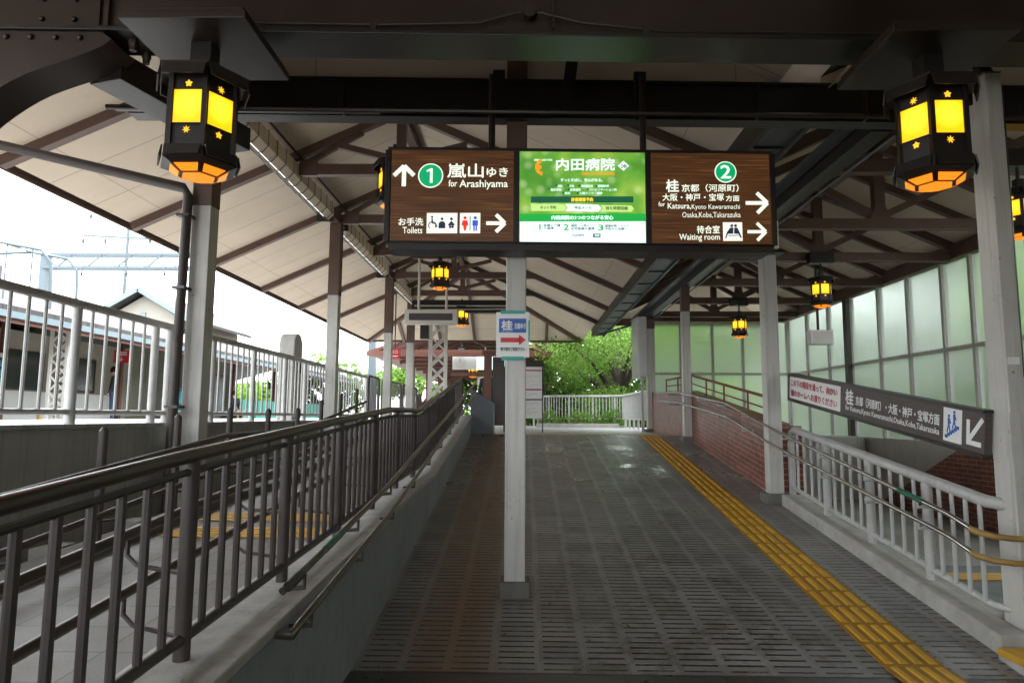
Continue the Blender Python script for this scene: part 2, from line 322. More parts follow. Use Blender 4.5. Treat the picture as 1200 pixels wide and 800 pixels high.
# ------------------------------------------------------------------ mesh builder
class MB:
    def __init__(s): s.v = []; s.f = []; s.mi = []
    def add(s, vs_, fs, mi=0):
        b = len(s.v); s.v += [tuple(q) for q in vs_]; s.f += [tuple(b+i for i in q) for q in fs]; s.mi += [mi]*len(fs)
        return s
    def box(s, x0, x1, y0, y1, z0, z1, mi=0):
        return s.add([(x0, y0, z0), (x1, y0, z0), (x1, y1, z0), (x0, y1, z0), (x0, y0, z1), (x1, y0, z1), (x1, y1, z1), (x0, y1, z1)],
              [(0, 3, 2, 1), (4, 5, 6, 7), (0, 1, 5, 4), (1, 2, 6, 5), (2, 3, 7, 6), (3, 0, 4, 7)], mi)
    def beam(s, a, b, wd, ht, mi=0, up=(0, 0, 1)):      # rectangular bar from a to b
        a, b = Vector(a), Vector(b); d = (b-a).normalized(); up = Vector(up)
        if abs(d.dot(up)) > .98: up = Vector((0, 1, 0))
        sx = d.cross(up).normalized(); sz = sx.cross(d)
        vs_ = []
        for p in (a, b):
            for i, j in ((-1, -1), (1, -1), (1, 1), (-1, 1)): vs_.append(p+sx*(i*wd/2)+sz*(j*ht/2))
        return s.add(vs_, [(0, 1, 2, 3), (7, 6, 5, 4), (0, 4, 5, 1), (1, 5, 6, 2), (2, 6, 7, 3), (3, 7, 4, 0)], mi)
    def tube(s, pts, r, n=10, mi=0, sx_=1., caps=True):
        pts = [Vector(p) for p in pts]; rings = []; up = Vector((0, 0, 1))
        d0 = (pts[1]-pts[0]).normalized()
        if abs(d0.z) > .95: up = Vector((0, 1, 0))
        for i, p in enumerate(pts):
            d = (pts[min(i+1, len(pts)-1)]-pts[max(i-1, 0)]).normalized()
            a = d.cross(up)
            if a.length < .05: a = d.cross(Vector((1, 0, 0)))
            a.normalize(); b = a.cross(d).normalized()
            k = 1.
            if 0 < i < len(pts)-1:
                c = (pts[i]-pts[i-1]).normalized().dot((pts[i+1]-pts[i]).normalized()); k = min(1.3, 1/max(.6, math.sqrt(max(.01, (1+c)/2))))
            rr = r[i] if isinstance(r, (list, tuple)) else r
            rings.append([p + (a*math.cos(t)*sx_ + b*math.sin(t))*rr*k for t in [2*PI*j/n for j in range(n)]])
        vs_ = [q for g in rings for q in g]; fs = []
        for i in range(len(pts)-1):
            for j in range(n):
                fs.append((i*n+j, i*n+(j+1) % n, (i+1)*n+(j+1) % n, (i+1)*n+j))
        if caps: fs.append(tuple(range(n-1, -1, -1))); fs.append(tuple(range((len(pts)-1)*n, len(pts)*n)))
        return s.add(vs_, fs, mi)
    def prism(s, poly, ext, mi=0):                         # planar polygon (3d points) pushed along a vector
        n = len(poly); ext = Vector(ext); p = [Vector(q) for q in poly]
        return s.add(p+[q+ext for q in p], [tuple(range(n-1, -1, -1)), tuple(range(n, 2*n))]+[(i, (i+1) % n, n+(i+1) % n, n+i) for i in range(n)], mi)
    def lathe(s, prof, c=(0, 0, 0), n=16, mi=0, axis='z', a0=0.):
        vs_ = []; fs = []; m = len(prof)
        for j in range(n):
            t = a0+2*PI*j/n
            for r, z in prof:
                p = (r*math.cos(t), r*math.sin(t), z)
                if axis == 'y': p = (p[0], -p[2], p[1])
                if axis == 'x': p = (p[2], p[0], p[1])
                vs_.append((c[0]+p[0], c[1]+p[1], c[2]+p[2]))
        for j in range(n):
            for i in range(m-1): fs.append((j*m+i, ((j+1) % n)*m+i, ((j+1) % n)*m+i+1, j*m+i+1))
        return s.add(vs_, fs, mi)
    def build(s, name, mat, parent=None, smooth=False, bevel=0., local=False, weld=True):
        me = bpy.data.meshes.new(name)
        off = Vector((0, 0, 0)) if (parent is None or local) else wloc(parent)
        me.from_pydata([Vector(v)-off for v in s.v], [], s.f)
        mats = mat if isinstance(mat, (list, tuple)) else [mat]
        for q in mats: me.materials.append(M[q] if isinstance(q, str) else q)
        if len(mats) > 1:
            for p, i in zip(me.polygons, s.mi): p.material_index = i
        bm = bmesh.new(); bm.from_mesh(me)
        bmesh.ops.recalc_face_normals(bm, faces=bm.faces); bm.to_mesh(me); bm.free()
        if smooth:
            me.polygons.foreach_set('use_smooth', [True]*len(me.polygons)); me.set_sharp_from_angle(angle=R_(38))
        o = bpy.data.objects.new(name, me); COL.objects.link(o)
        if parent: o.parent = parent
        if bevel:
            b = o.modifiers.new('bevel', 'BEVEL'); b.width = bevel; b.segments = 2; b.limit_method = 'ANGLE'
        return o
def wloc(o):
    v = o.location.copy(); p = o.parent
    while p: v += p.location; p = p.parent
    return v
def tag(o, label, cat, group=None):
    o['label'] = label; o['category'] = cat
    if group: o['group'] = group
    return o
def thing(name, label, cat, loc=(0, 0, 0), group=None, rz=0.):
    o = bpy.data.objects.new(name, None); COL.objects.link(o); o.empty_display_size = .1
    o.location = loc; o.rotation_euler = (0, 0, rz); return tag(o, label, cat, group)
def struct(o, kind='structure'): o['kind'] = kind; return o
def kids(o): return [c for c in bpy.data.objects if c.parent == o]
def copy_tree(o, parent=None):
    c = o.copy(); COL.objects.link(c); c.parent = parent
    for ch in kids(o): copy_tree(ch, c)
    return c
def inst(name, src, parent, loc, scale=None, rot=None):    # one more copy of a part's mesh
    o = bpy.data.objects.new(name, src.data if hasattr(src, 'data') else src); COL.objects.link(o); o.parent = parent
    o.location = Vector(loc)-wloc(parent)
    if scale: o.scale = scale
    if rot: o.rotation_euler = rot
    return o
def rod_mesh(name, r, mat, n=8):                            # unit height rod
    b = MB().tube([(0, 0, 0), (0, 0, 1)], r, n); o = b.build(name, mat, smooth=True); me = o.data; bpy.data.objects.remove(o); return me

# text ------------------------------------------------------------------
DG = None
def text_geo(body, bold=0.):
    c = bpy.data.curves.new('t', 'FONT'); c.body = body; c.resolution_u = 2; c.offset = bold
    o = bpy.data.objects.new('t', c); COL.objects.link(o)
    me = bpy.data.meshes.new_from_object(o.evaluated_get(bpy.context.evaluated_depsgraph_get()))
    v = [tuple(q.co) for q in me.vertices]; f = [tuple(p.vertices) for p in me.polygons]
    bpy.data.objects.remove(o); bpy.data.curves.remove(c); bpy.data.meshes.remove(me)
    return v, f
class Flat:
    """shapes laid on a sign face: local X right, Z up, face towards -Y at y = y0"""
    def __init__(s, y0, conv=None): s.b = MB(); s.y = y0; s.c = conv or (lambda a, b: (a, b))
    def poly(s, pts, dy=0.):
        p = [s.c(*q) for q in pts]; s.b.prism([(a, s.y-dy, b) for a, b in p], (0, .003, 0)); return s
    def rect(s, x0, x1, y0, y1, dy=0.): return s.poly([(x0, y0), (x1, y0), (x1, y1), (x0, y1)], dy)
    def disc(s, x, y, rx, ry=None, n=24, dy=0.):
        ry = ry or rx; return s.poly([(x+rx*math.cos(2*PI*i/n), y+ry*math.sin(2*PI*i/n)) for i in range(n)], dy)
    def ring(s, x, y, r0, r1, n=24, a0=0, a1=360, dy=0.):
        k = [R_(a0+(a1-a0)*i/n) for i in range(n+1)]
        for t, u in zip(k, k[1:]):
            s.poly([(x+r0*math.cos(t), y+r0*math.sin(t)), (x+r1*math.cos(t), y+r1*math.sin(t)), (x+r1*math.cos(u), y+r1*math.sin(u)), (x+r0*math.cos(u), y+r0*math.sin(u))], dy)
        return s
    def line(s, x0, y0, x1, y1, wd, dy=0.):
        a, b = s.c(x0, y0), s.c(x1, y1); d = Vector((b[0]-a[0], b[1]-a[1])); d.normalize(); q = Vector((-d.y, d.x))*wd/2
        s.b.prism([(a[0]+q.x, s.y-dy, a[1]+q.y), (a[0]-q.x, s.y-dy, a[1]-q.y), (b[0]-q.x, s.y-dy, b[1]-q.y), (b[0]+q.x, s.y-dy, b[1]+q.y)], (0, .003, 0)); return s
    def text(s, body, x0, x1, y0, y1, bold=.012, dy=0.):   # fitted to the box between two corners
        v, f = text_geo(body, 0.)
        xs = [q[0] for q in v]; ys = [q[1] for q in v]; ax, bx, ay, by = min(xs), max(xs), min(ys), max(ys)
        e = bold*1.1*(y1-y0)*(1 if abs(y1-y0) > 1 else 1)
        for k, (du, dv) in enumerate(((0, 0), (1, .6), (-1, -.6), (.6, -1), (-.6, 1)) if bold > .005 else ((0, 0),)):
            vs_ = []
            for q in v:
                a, b = s.c(x0+(q[0]-ax)/(bx-ax)*(x1-x0)+du*e, y0+(q[1]-ay)/(by-ay)*(y1-y0)+dv*e); vs_.append((a, s.y-dy-.0004*k, b))
            s.b.add(vs_, f)
        return s
    def build(s, name, mat, parent): return s.b.build(name, mat, parent, local=True)

SL = .1304
def ramp_z(y): return min(1.2, max(0., SL*(y-4.4)))
def interp(pts, y):
    if y <= pts[0][0]: return pts[0][1]
    for (a, b), (c, d) in zip(pts, pts[1:]):
        if y <= c: return b+(d-b)*(y-a)/(c-a)
    return pts[-1][1]
LEDGE = [(-4, .46), (0, .57), (2.5, .66), (4.95, .755), (6.7, .86), (8.2, .88), (13.6, 1.585)]
RTOP = [(-4, .98), (0, 1.245), (1.7, 1.362), (2.5, 1.42), (4.43, 1.535), (6.35, 1.635), (8.15, 1.645), (13.62, 2.345)]
def ledge_z(y): return interp(LEDGE, y)
def side_z(y): return interp([(-4, .3), (0, .41), (2.5, .52), (6.7, .72), (8.4, .73), (12., 1.19), (14, 1.2)], y)

# ================================================================== SETTING
g = MB().add([(-400, -150, -.06), (400, -150, -.06), (400, 500, -.06), (-400, 500, -.06)], [(0, 1, 2, 3)]); struct(g.build('ground', 'dirt'))
g = MB().add([(-1.06, -6, 0), (3.2, -6, 0), (3.2, 4.36, 0), (-1.06, 4.36, 0)], [(0, 1, 2, 3)]); struct(g.build('entrance_floor', 'entry_tiles'))
g = MB()
g.add([(-1.06, 4.36, 0.002), (3.2, 4.36, 0.002), (3.2, 4.42, .006), (-1.06, 4.42, .006), (-1.06, 13.6, 1.2), (3.2, 13.6, 1.2)], [(0, 1, 2, 3), (3, 2, 5, 4)])
struct(g.build('ramp_floor', 'ramp'))
g = MB().box(-3.7, 3.9, 13.602, 60, .6, 1.2); g.box(3.9, 7.0, 14.5, 60, .6, 1.2); struct(g.build('platform_floor', 'floor_tiles'))
g = MB()                                                  # rows of raised bars up the ramp: real ribs
for k in range(34):
    y0 = 3.6+k*.3; y1 = y0+.294
    def zz(y): return (ramp_z(y) if y > 4.4 else 0)+.004
    xc = 2.43+.02*(k/34)
    g.add([(xc-.19, y0, zz(y0)), (xc+.19, y0, zz(y0)), (xc+.19, y1, zz(y1)), (xc-.19, y1, zz(y1)),
           (xc-.19, y0, zz(y0)+.008), (xc+.19, y0, zz(y0)+.008), (xc+.19, y1, zz(y1)+.008), (xc-.19, y1, zz(y1)+.008)],
          [(4, 5, 6, 7), (0, 1, 5, 4), (1, 2, 6, 5), (2, 3, 7, 6), (3, 0, 4, 7)])
    for j in range(4):
        x = xc-.138+j*.092
        a0, a1 = y0+.02, y1-.02
        g.add([(x-.028, a0, zz(a0)+.008), (x+.028, a0, zz(a0)+.008), (x+.028, a1, zz(a1)+.008), (x-.028, a1, zz(a1)+.008),
               (x-.016, a0+.01, zz(a0)+.017), (x+.016, a0+.01, zz(a0)+.017), (x+.016, a1-.01, zz(a1)+.017), (x-.016, a1-.01, zz(a1)+.017)],
              [(4, 5, 6, 7), (0, 1, 5, 4), (1, 2, 6, 5), (2, 3, 7, 6), (3, 0, 4, 7)], 1)
struct(g.build('tactile_paving', ['yellow_base', 'yellow_tile']))
g = MB().box(-.95, 3.0, 13.75, 14.05, 1.2, 1.206)
for i in range(39):
    for j in range(3): g.lathe([(.018, 0), (.012, .005), (0, .005)], (-.9+i*.1, 13.81+j*.09, 1.206), 6)
struct(g.build('tactile_paving', 'pale_tile'))
ys = [-4, 0, 2.5, 6.7, 8.4, 12., 14]
g = MB().add([(x, y, side_z(y)) for y in ys for x in (-2.95, -1.40)], [(2*i, 2*i+1, 2*i+3, 2*i+2) for i in range(len(ys)-1)]); struct(g.build('side_ramp_floor', 'side_tiles'))
g = MB()
for k, y0 in enumerate((5.15, 5.75)):
    for j in range(4):
        a, b = y0+j*.09, y0+j*.09+.06
        g.add([(-2.7, a, side_z(a)+.004), (-1.5, a, side_z(a)+.004), (-1.5, b, side_z(b)+.004), (-2.7, b, side_z(b)+.004),
               (-2.7, a, side_z(a)+.013), (-1.5, a, side_z(a)+.013), (-1.5, b, side_z(b)+.013), (-2.7, b, side_z(b)+.013)],
              [(4, 5, 6, 7), (0, 1, 5, 4), (1, 2, 6, 5), (2, 3, 7, 6), (3, 0, 4, 7)])
struct(g.build('tactile_paving', 'yellow_tile'))
# platform on the left with its retaining wall, track bed, far platform
g = MB().box(-7.4, -3.9, -12, 60, 0, 1.43); struct(g.build('platform_slab', 'platform_wall'))
g = MB().box(-7.44, -3.86, -12, 60, 1.432, 1.465); struct(g.build('platform_edge_paving', 'floor_tiles'))
g = MB().box(-11.4, -7.44, -30, 90, -.04, .12); struct(g.build('track_ballast', 'gravel'), 'stuff')
g = MB().box(-3.88, -2.96, -6, 14, -.04, .34); struct(g.build('gravel_strip', 'gravel'), 'stuff')
g = MB()
for x in (-10.1, -9.03): g.box(x-.035, x+.035, -30, 90, .12, .26)
struct(g.build('railway_track', 'rust_brown'))
g = MB().box(-40, -11.0, -30, 70, 0, 1.28); struct(g.build('opposite_platform_floor', 'floor_tiles'))
g = MB()
for i in range(60): g.box(-11.9, -11.6, -5+i*.6, -5+i*.6+.58, 1.28, 1.287)
struct(g.build('tactile_paving', 'yellow_tile'))
# lower concourse and stairs on the right
g = MB().add([(3.44, -6, .004), (7.4, -6, .004), (7.4, 7.6, .004), (3.44, 7.6, .004)], [(0, 1, 2, 3)]); struct(g.build('concourse_floor', 'conc_tiles'))
g = MB().box(3.5, 6.78, 6.9, 7.2, .006, .016); struct(g.build('tactile_paving', 'yellow_tile'))
g = MB()
for i in range(14): g.box(3.44, 6.79, 7.6+i*.3, 7.9+i*.3, -.16*(i+1)-.4, -.16*(i+1))
struct(g.build('stairs', 'dark_concrete'))
g = MB().box(3.2, 3.42, -6, 4.36, -.02, .001); struct(g.build('entrance_threshold', 'entry_tiles'))

# unseen hall walls and ceiling added behind the camera to block and shape light
g = MB().box(-6.2, -6.0, -6, -2.4, 1.47, 5.6).box(7.9, 8.1, -6, 4.2, 0, 5.6).box(-6.0, 1.6, -6.2, -6, 3.5, 5.6).box(1.6, 7.9, -6.2, -6, 0, 5.6); struct(g.build('light_block_wall', 'cream'))
g = MB().box(-6.2, 8.2, -6.3, 5.5, 5.62, 5.8); struct(g.build('light_block_ceiling', 'brown'))

# ================================================================== BUILDINGS: retaining walls
g = MB()
ys = [-4, 0, 2.5, 4.95, 6.7, 8.2, 13.6]
n = len(ys)
g.add([(-1.06, y, -.05) for y in ys]+[(-1.06, y, ledge_z(y)-.05) for y in ys]+[(-1.40, y, -.05) for y in ys]+[(-1.40, y, ledge_z(y)-.05) for y in ys],
      [(i, i+1, n+i+1, n+i) for i in range(n-1)]+[(2*n+i, 3*n+i, 3*n+i+1, 2*n+i+1) for i in range(n-1)]+[(0, n, 3*n, 2*n), (n-1, 3*n-1, 4*n-1, 2*n-1)])
wl = thing('ramp_wall', 'low blue-grey wall with stone coping rising beside the slotted ramp', 'wall', (-1.2, 4.4, 0))
g.build('wall_face', 'grey_wall', wl)
g = MB(); g.add([(x, y, ledge_z(y)+dz) for dz in (-.048, 0) for x in (-1.045, -1.415) for y in ys],
      [(i, i+1, 2*n+i+1, 2*n+i) for i in range(n-1)]+[(n+i, 3*n+i, 3*n+i+1, n+i+1) for i in range(n-1)]+[(2*n+i, 2*n+i+1, 3*n+i+1, 3*n+i) for i in range(n-1)]
      + [(i, n+i, n+i+1, i+1) for i in range(n-1)]+[(0, 2*n, 3*n, n), (n-1, 2*n-1, 4*n-1, 3*n-1)])
g.build('coping', 'ledge', wl, bevel=.008)
# kerb under the white fence
kb = thing('fence_kerb', 'weathered concrete kerb rising under the white baluster fence', 'kerb', (3.2, 4.9, 0))
g = MB().prism([(3.08, 4.66, -.05), (3.08, 8.4, -.05), (3.08, 8.4, ramp_z(8.4)+.13), (3.08, 4.66, ramp_z(4.66)+.13)], (.2, 0, 0)).prism([(3.28, 5.01, -.05), (3.28, 8.4, -.05), (3.28, 8.4, ramp_z(8.4)+.13), (3.28, 5.01, ramp_z(5.01)+.13)], (.16, 0, 0)); g.build('kerb_stone', 'concrete', kb, bevel=.012)
# brick wall beside the upper ramp
bw = thing('brick_wall', 'red glazed brick parapet wall along the upper ramp', 'wall', (3.3, 12, 0))
def bt(y): return ramp_z(min(y, 13.6))+.89 + max(0, min(y-13.6, 3))*.03
prof = [(3.13, 8.95), (3.13, 13.6), (3.13, 16.9)]
g = MB()
g.add([(x, y, z) for x in (3.13, 3.43) for y in (8.95, 13.6, 16.9) for z in (-.05, bt(y))],
      [(0, 1, 3, 2), (2, 3, 5, 4), (6, 8, 9, 7), (8, 10, 11, 9), (1, 7, 9, 3), (3, 9, 11, 5), (0, 6, 7, 1), (4, 5, 11, 10)]); g.build('brickwork', 'brick', bw)
rt_ = MB(); p0, p1, p2 = (3.30, 9.1, bt(9.1)+.30), (3.30, 13.6, bt(13.6)+.30), (3.30, 16.0, bt(16)+.26)
rt_.tube([p0, p1, p2], .022).tube([(3.3, 9.1, bt(9.1)+.14), (3.3, 13.6, bt(13.6)+.14), (3.3, 16, bt(16)+.12)], .012)
rl = rt_.build('red_rail', 'red_rail', bw, smooth=True)
for y in (9.1, 10.2, 11.4, 12.5, 13.6, 14.8, 16.0): MB().tube([(3.3, y, bt(y)-.01), (3.3, y, bt(y)+.29)], .016, 8).build('rail_post', 'red_rail', bw, smooth=True)
pr = thing('brick_pier', 'brick pier standing directly behind the near slender grey column', 'pier', (3.3, 8.7, 0))
MB().box(3.12, 3.44, 8.62, 8.93, -.05, 1.46).build('brickwork', 'brick_level', pr)
# stairwell wall beyond the fence
sw = thing('stairwell_wall', 'pale stairwell wall with dark brick dado below the frosted windows', 'wall', (7.1, 9, -1))
DZ = lambda y: interp([(5, 1.55), (9.3, 1.12), (9.35, 1.11), (14.9, -1.2)], y)
MB().prism([(7.02, 4.2, 1.14), (7.02, 19.0, 1.14), (7.02, 19, -3), (7.02, 15, -3)] + [(7.02, y, -.02-(y-7.9)*.52+1.2 if y > 7.9 else 1.14) for y in (15, 10, 9)], (.2, 0, 0)).build('plaster', 'grey_paint', sw)
MB().prism([(6.80, 4.2, -3), (6.80, 4.2, 1.8), (6.80, 9.35, 1.8), (6.80, 14.1, -.32), (6.80, 14.1, -3)], (.12, 0, 0)).build('brick_dado', 'brick_level', sw)
MB().box(3.45, 6.95, 14.2, 14.4, -3, 1.19).build('end_wall', 'grey_paint', sw)
st = thing('stair_handrail', 'twin steel handrails on the dark brick stairwell wall', 'handrail', (6.85, 8, 0))
g = MB().tube([(6.72, 4.6, .86), (6.72, 7.8, .86), (6.72, 12.2, -1.3)], .02).tube([(6.72, 4.6, .66), (6.72, 7.7, .66), (6.72, 12.2, -1.5)], .02); g.build('rail', 'chrome', st, smooth=True)
MB().tube([(6.72, 6.3, .86), (6.72, 6.9, .86)], .025).build('green_sleeve', 'green_tape', st, smooth=True)
for y in (5.2, 6.2, 7.4):
    MB().tube([(6.72, y, .86), (6.72, y, .60), (6.795, y, .60)], .012, 6).build('bracket', 'chrome', st, smooth=True)

# ================================================================== ROOFS
XE, XR, XV, ZE, SR = -6.0, -1.9, 2.19, 4.44, .45
ZR = ZE+(XR-XE)*SR
YB, YH = -6.0, 25.8
cn = thing('platform_canopy', 'long gabled platform canopy with cream soffit and brown rafters', 'canopy', (XR, 10, ZE))
yh = YH-(XR-XE)
def sof(x): return ZE+min(x-XE, XV-x)*SR
g = MB().add([(XE, YB, ZE), (XR, YB, ZR), (XR, yh, ZR), (XE, YH, ZE)], [(0, 1, 2, 3)]).add([(XV, YB, ZE), (XR, YB, ZR), (XR, yh, ZR), (XV, YH, ZE)], [(0, 3, 2, 1)])
g.add([(XE, YH, ZE), (XR, yh, ZR), (XV, YH, ZE)], [(0, 1, 2)])
g.build('soffit', 'soffit', cn)
g = MB(); T = .16
g.add([(XE-.1, YB, ZE+T-.05), (XR, YB, ZR+T), (XR, yh, ZR+T), (XE-.1, YH+.1, ZE+T-.05), (XV+.05, YB, ZE+T), (XV+.05, YH+.1, ZE+T)],
      [(0, 3, 2, 1), (1, 2, 5, 4), (3, 5, 2)]); g.build('roofing', 'shingle', cn)
g = MB().box(XE-.1, XE-.06, YB, YH+.1, ZE-.07, ZE+.13).box(XE-.1, XV+.05, YH+.06, YH+.1, ZE-.07, ZE+.13); g.build('fascia', 'brown', cn)
g = MB().tube([(XE-.16, YB, ZE+.05), (XE-.16, YH, ZE+.02)], .05, 8); g.build('gutter_pipe', 'girder', cn, smooth=True)
TY = [7.4, 10.03, 12.65, 15.2, 17.8, 20.4]
def rafter(b, x0, x1, y, h=.12, wd=.11, f=sof, xm=None):
    b.beam((x0, y, f(x0)-h/2-.004), (x1, y, f(x1)-h/2-.004), wd, h); return b
for y in [4.8]+TY:
    rafter(MB(), XE+.02, XR, y).build('rafter', 'brown', cn); rafter(MB(), XV-.02, XR, y).build('rafter', 'brown', cn)
for (x, dx) in ((XE, 1), (XV, -1)):                       # hip and jack rafters of the far end
    MB().beam((x+dx*.05, YH-.05, ZE-.06), (XR, yh, ZR-.08), .12, .13).build('hip_rafter', 'brown', cn)
for x in (-4.6, -3.2, -1.9, -.55, .8):
    t = min(x-XE, XV-x); MB().beam((x, YH-.03, ZE-.06), (x, YH-t+.05, ZE+t*SR-.07), .1, .12).build('jack_rafter', 'brown', cn)
MB().box(XR-.07, XR+.07, YB, yh, ZR-.22, ZR-.03).build('ridge_beam', 'brown', cn)
MB().box(-3.69, -3.51, 5.7, 22, 5.17, 5.37).build('wall_plate', 'brown', cn)
MB().tube([(-3.40, 5.7, 5.42), (-3.40, 22, 5.42)], .018, 6).build('conduit', 'black_steel', cn, smooth=True)
for y in TY:
    MB().box(-3.51, .62, y-.06, y+.06, 5.19, 5.355).build('tie_beam', 'brown', cn)
    MB().box(XR-.07, XR+.07, y-.06, y+.06, 5.36, ZR-.2).build('king_post', 'brown', cn)
    for gx in (-3.3, XR, .35): MB().box(gx-.14, gx+.14, y-.072, y-.0605, 5.17, 5.42).build('gusset_plate', 'brown', cn)
    MB().beam((XR, y, 5.42), (-2.9, y, sof(-2.9)-.16), .08, .09).build('strut', 'brown', cn)
    MB().beam((XR, y, 5.42), (-.9, y, sof(-.9)-.16), .08, .09).build('strut', 'brown', cn)
    MB().beam((-3.5, y, 5.30), (-2.5, y, sof(-2.5)-.14), .06, .08).build('strut', 'brown', cn)
# valley gutter
vg = thing('valley_gutter', 'open grey valley gutter trough running between the two canopies', 'gutter', (2.37, 12, 4.2))
MB().box(2.215, 2.53, 5.75, 22.2, 4.2, 4.215).build('trough', 'grey_box', vg)
MB().box(2.17, 2.213, 5.75, 22.2, 4.16, 4.42).box(2.532, 2.575, 5.75, 22.2, 4.16, 4.42).build('side_plate', 'black_steel', vg)
for i in range(14): MB().box(2.216, 2.529, 6.5+i*1.15, 6.54+i*1.15, 4.18, 4.199).build('cross_strap', 'black_steel', vg)
MB().beam((2.2, 20.25, 4.36), (-1.8, 20.25, 6.1), .05, .05).beam((2.35, 22.0, 4.2), (3.1, 18.4, 4.1), .06, .05).build('conduit', 'black_steel', vg)

# side canopy over the stairs
X0, X1, XM, Z0 = 2.56, 7.06, 4.78, 4.34
ZM = Z0+(XM-X0)*.45
def sof2(x): return Z0+min(x-X0, (X1-x)*(XM-X0)/(X1-XM))*.45
YE = 18.6
sc2 = thing('side_canopy', 'smaller gabled canopy with trusses over the stairs beside the frosted windows', 'canopy', (XM, 12, Z0))
YF = 19.6
g = MB().add([(X0, YB, Z0), (XM, YB, ZM), (XM, YF-.9, ZM), (X0, YF, Z0)], [(0, 1, 2, 3)]).add([(X1, YB, Z0), (XM, YB, ZM), (XM, YF-.9, ZM), (X1, YF, Z0)], [(0, 3, 2, 1)])
g.add([(X0, YF, Z0), (XM, YF-.9, ZM), (X1, YF, Z0)], [(0, 1, 2)])
g.build('soffit', 'soffit', sc2)
g = MB().add([(X0, YB, Z0+T), (XM, YB, ZM+T), (XM, YF-.9, ZM+T), (X0, YF+.05, Z0+T), (X1+.3, YB, Z0+T-.12), (X1+.3, YF+.05, Z0+T-.12)], [(0, 3, 2, 1), (1, 2, 5, 4), (3, 5, 2)]); g.build('roofing', 'shingle', sc2)
MB().box(X0, X1, YF-.06, YF-.01, Z0-.16, Z0+.04).build('fascia', 'brown', sc2)
TY2 = [6.95, 9.09, 11.0, 13.09, 15.2, 17.2]
for y in TY2:
    MB().box(3.19, 6.87, y-.06, y+.06, 4.09, 4.23).build('tie_beam', 'brown', sc2)
    MB().box(XM-.07, XM+.07, y-.055, y+.055, 4.40, ZM-.14).prism([(XM-.14, y-.055, 4.232), (XM+.14, y-.055, 4.232), (XM+.07, y-.055, 4.399), (XM-.07, y-.055, 4.399)], (0, .11, 0)).build('king_post', 'brown', sc2)
    rafter(MB(), X0+.03, XM, y, .13, .11, sof2).build('rafter', 'brown', sc2); rafter(MB(), X1-.03, XM, y, .13, .11, sof2).build('rafter', 'brown', sc2)
    MB().beam((XM-.1, y, 4.3), (3.85, y, sof2(3.85)-.15), .08, .09).beam((XM+.1, y, 4.3), (5.8, y, sof2(5.8)-.15), .08, .09).build('strut', 'brown', sc2)
for y in (8.0, 10.05, 12.05, 14.15, 16.2):
    rafter(MB(), X0+.03, XM, y, .1, .09, sof2).build('rafter', 'brown', sc2); rafter(MB(), X1-.03, XM, y, .1, .09, sof2).build('rafter', 'brown', sc2)
MB().box(XM-.06, XM+.06, 5.7, 18.6, ZM-.19, ZM-.02).build('ridge_beam', 'brown', sc2)
MB().box(3.0, 3.18, 5.75, 18.5, 4.03, 4.26).build('wall_plate', 'black_steel', sc2)
MB().box(2.86, 2.98, 5.75, 18.5, 4.15, 4.19).tube([(2.9, 5.75, 4.21), (2.9, 18.5, 4.21)], .02, 6).tube([(3.2, 5.75, 3.99), (3.2, 18.5, 3.99)], .012, 6).build('cable_tray', 'grey_box', sc2)
MB().box(6.88, 7.06, 5.0, 18.5, 4.13, 4.36).box(3.2, 6.88, 18.16, 18.3, 4.11, 4.28).build('eave_beam', 'brown', sc2)

# frosted window walls
def window_wall(name, label, verts, axis, c, z0, zt, z1, root_at, th=.05):
    r = thing(name, label, 'windows', root_at)
    def bx_(mb, a, b, c0, c1, za, zb):
        return mb.box(c0, c1, a, b, za, zb) if axis == 'y' else mb.box(a, b, c0, c1, za, zb)
    for a in verts: bx_(MB(), a-.032, a+.032, c-.05, c+.05, z0, z1).build('mullion', 'grey_paint', r)
    for a, b in zip(verts, verts[1:]):
        for za, zb in ((z0+.02, zt-.032), (zt+.032, z1-.03)):
            bx_(MB(), a+.034, b-.034, c-.004, c+.004, za, zb).build('pane', 'glass', r)
        bx_(MB(), a+.033, b-.033, c-.04, c+.04, zt-.03, zt+.03).build('transom', 'grey_paint', r)
        bx_(MB(), a+.033, b-.033, c-.045, c+.045, z0-.03, z0+.02).build('sill', 'grey_paint', r)
    return r
vy = [9.4, 10.0, 10.64, 11.38, 12.42, 13.45, 14.62, 15.7, 16.9, 18.1]
ww = window_wall('window_wall', 'long wall of frosted glass panes above the stairwell', vy, 'y', 6.99, 1.17, 2.70, 4.14, (7.05, 14, 1.15))
MB().box(6.84, 6.93, 14.55, 14.7, 1.15, 4.12).build('steel_post', 'girder', ww)
window_wall('window_wall', 'short frosted glass wall closing the far end behind the brick parapet', [3.3, 4.16, 5.0, 5.8, 6.6, 6.99], 'x', 18.25, 1.22, 2.72, 4.12, (5, 18.25, 1.2))

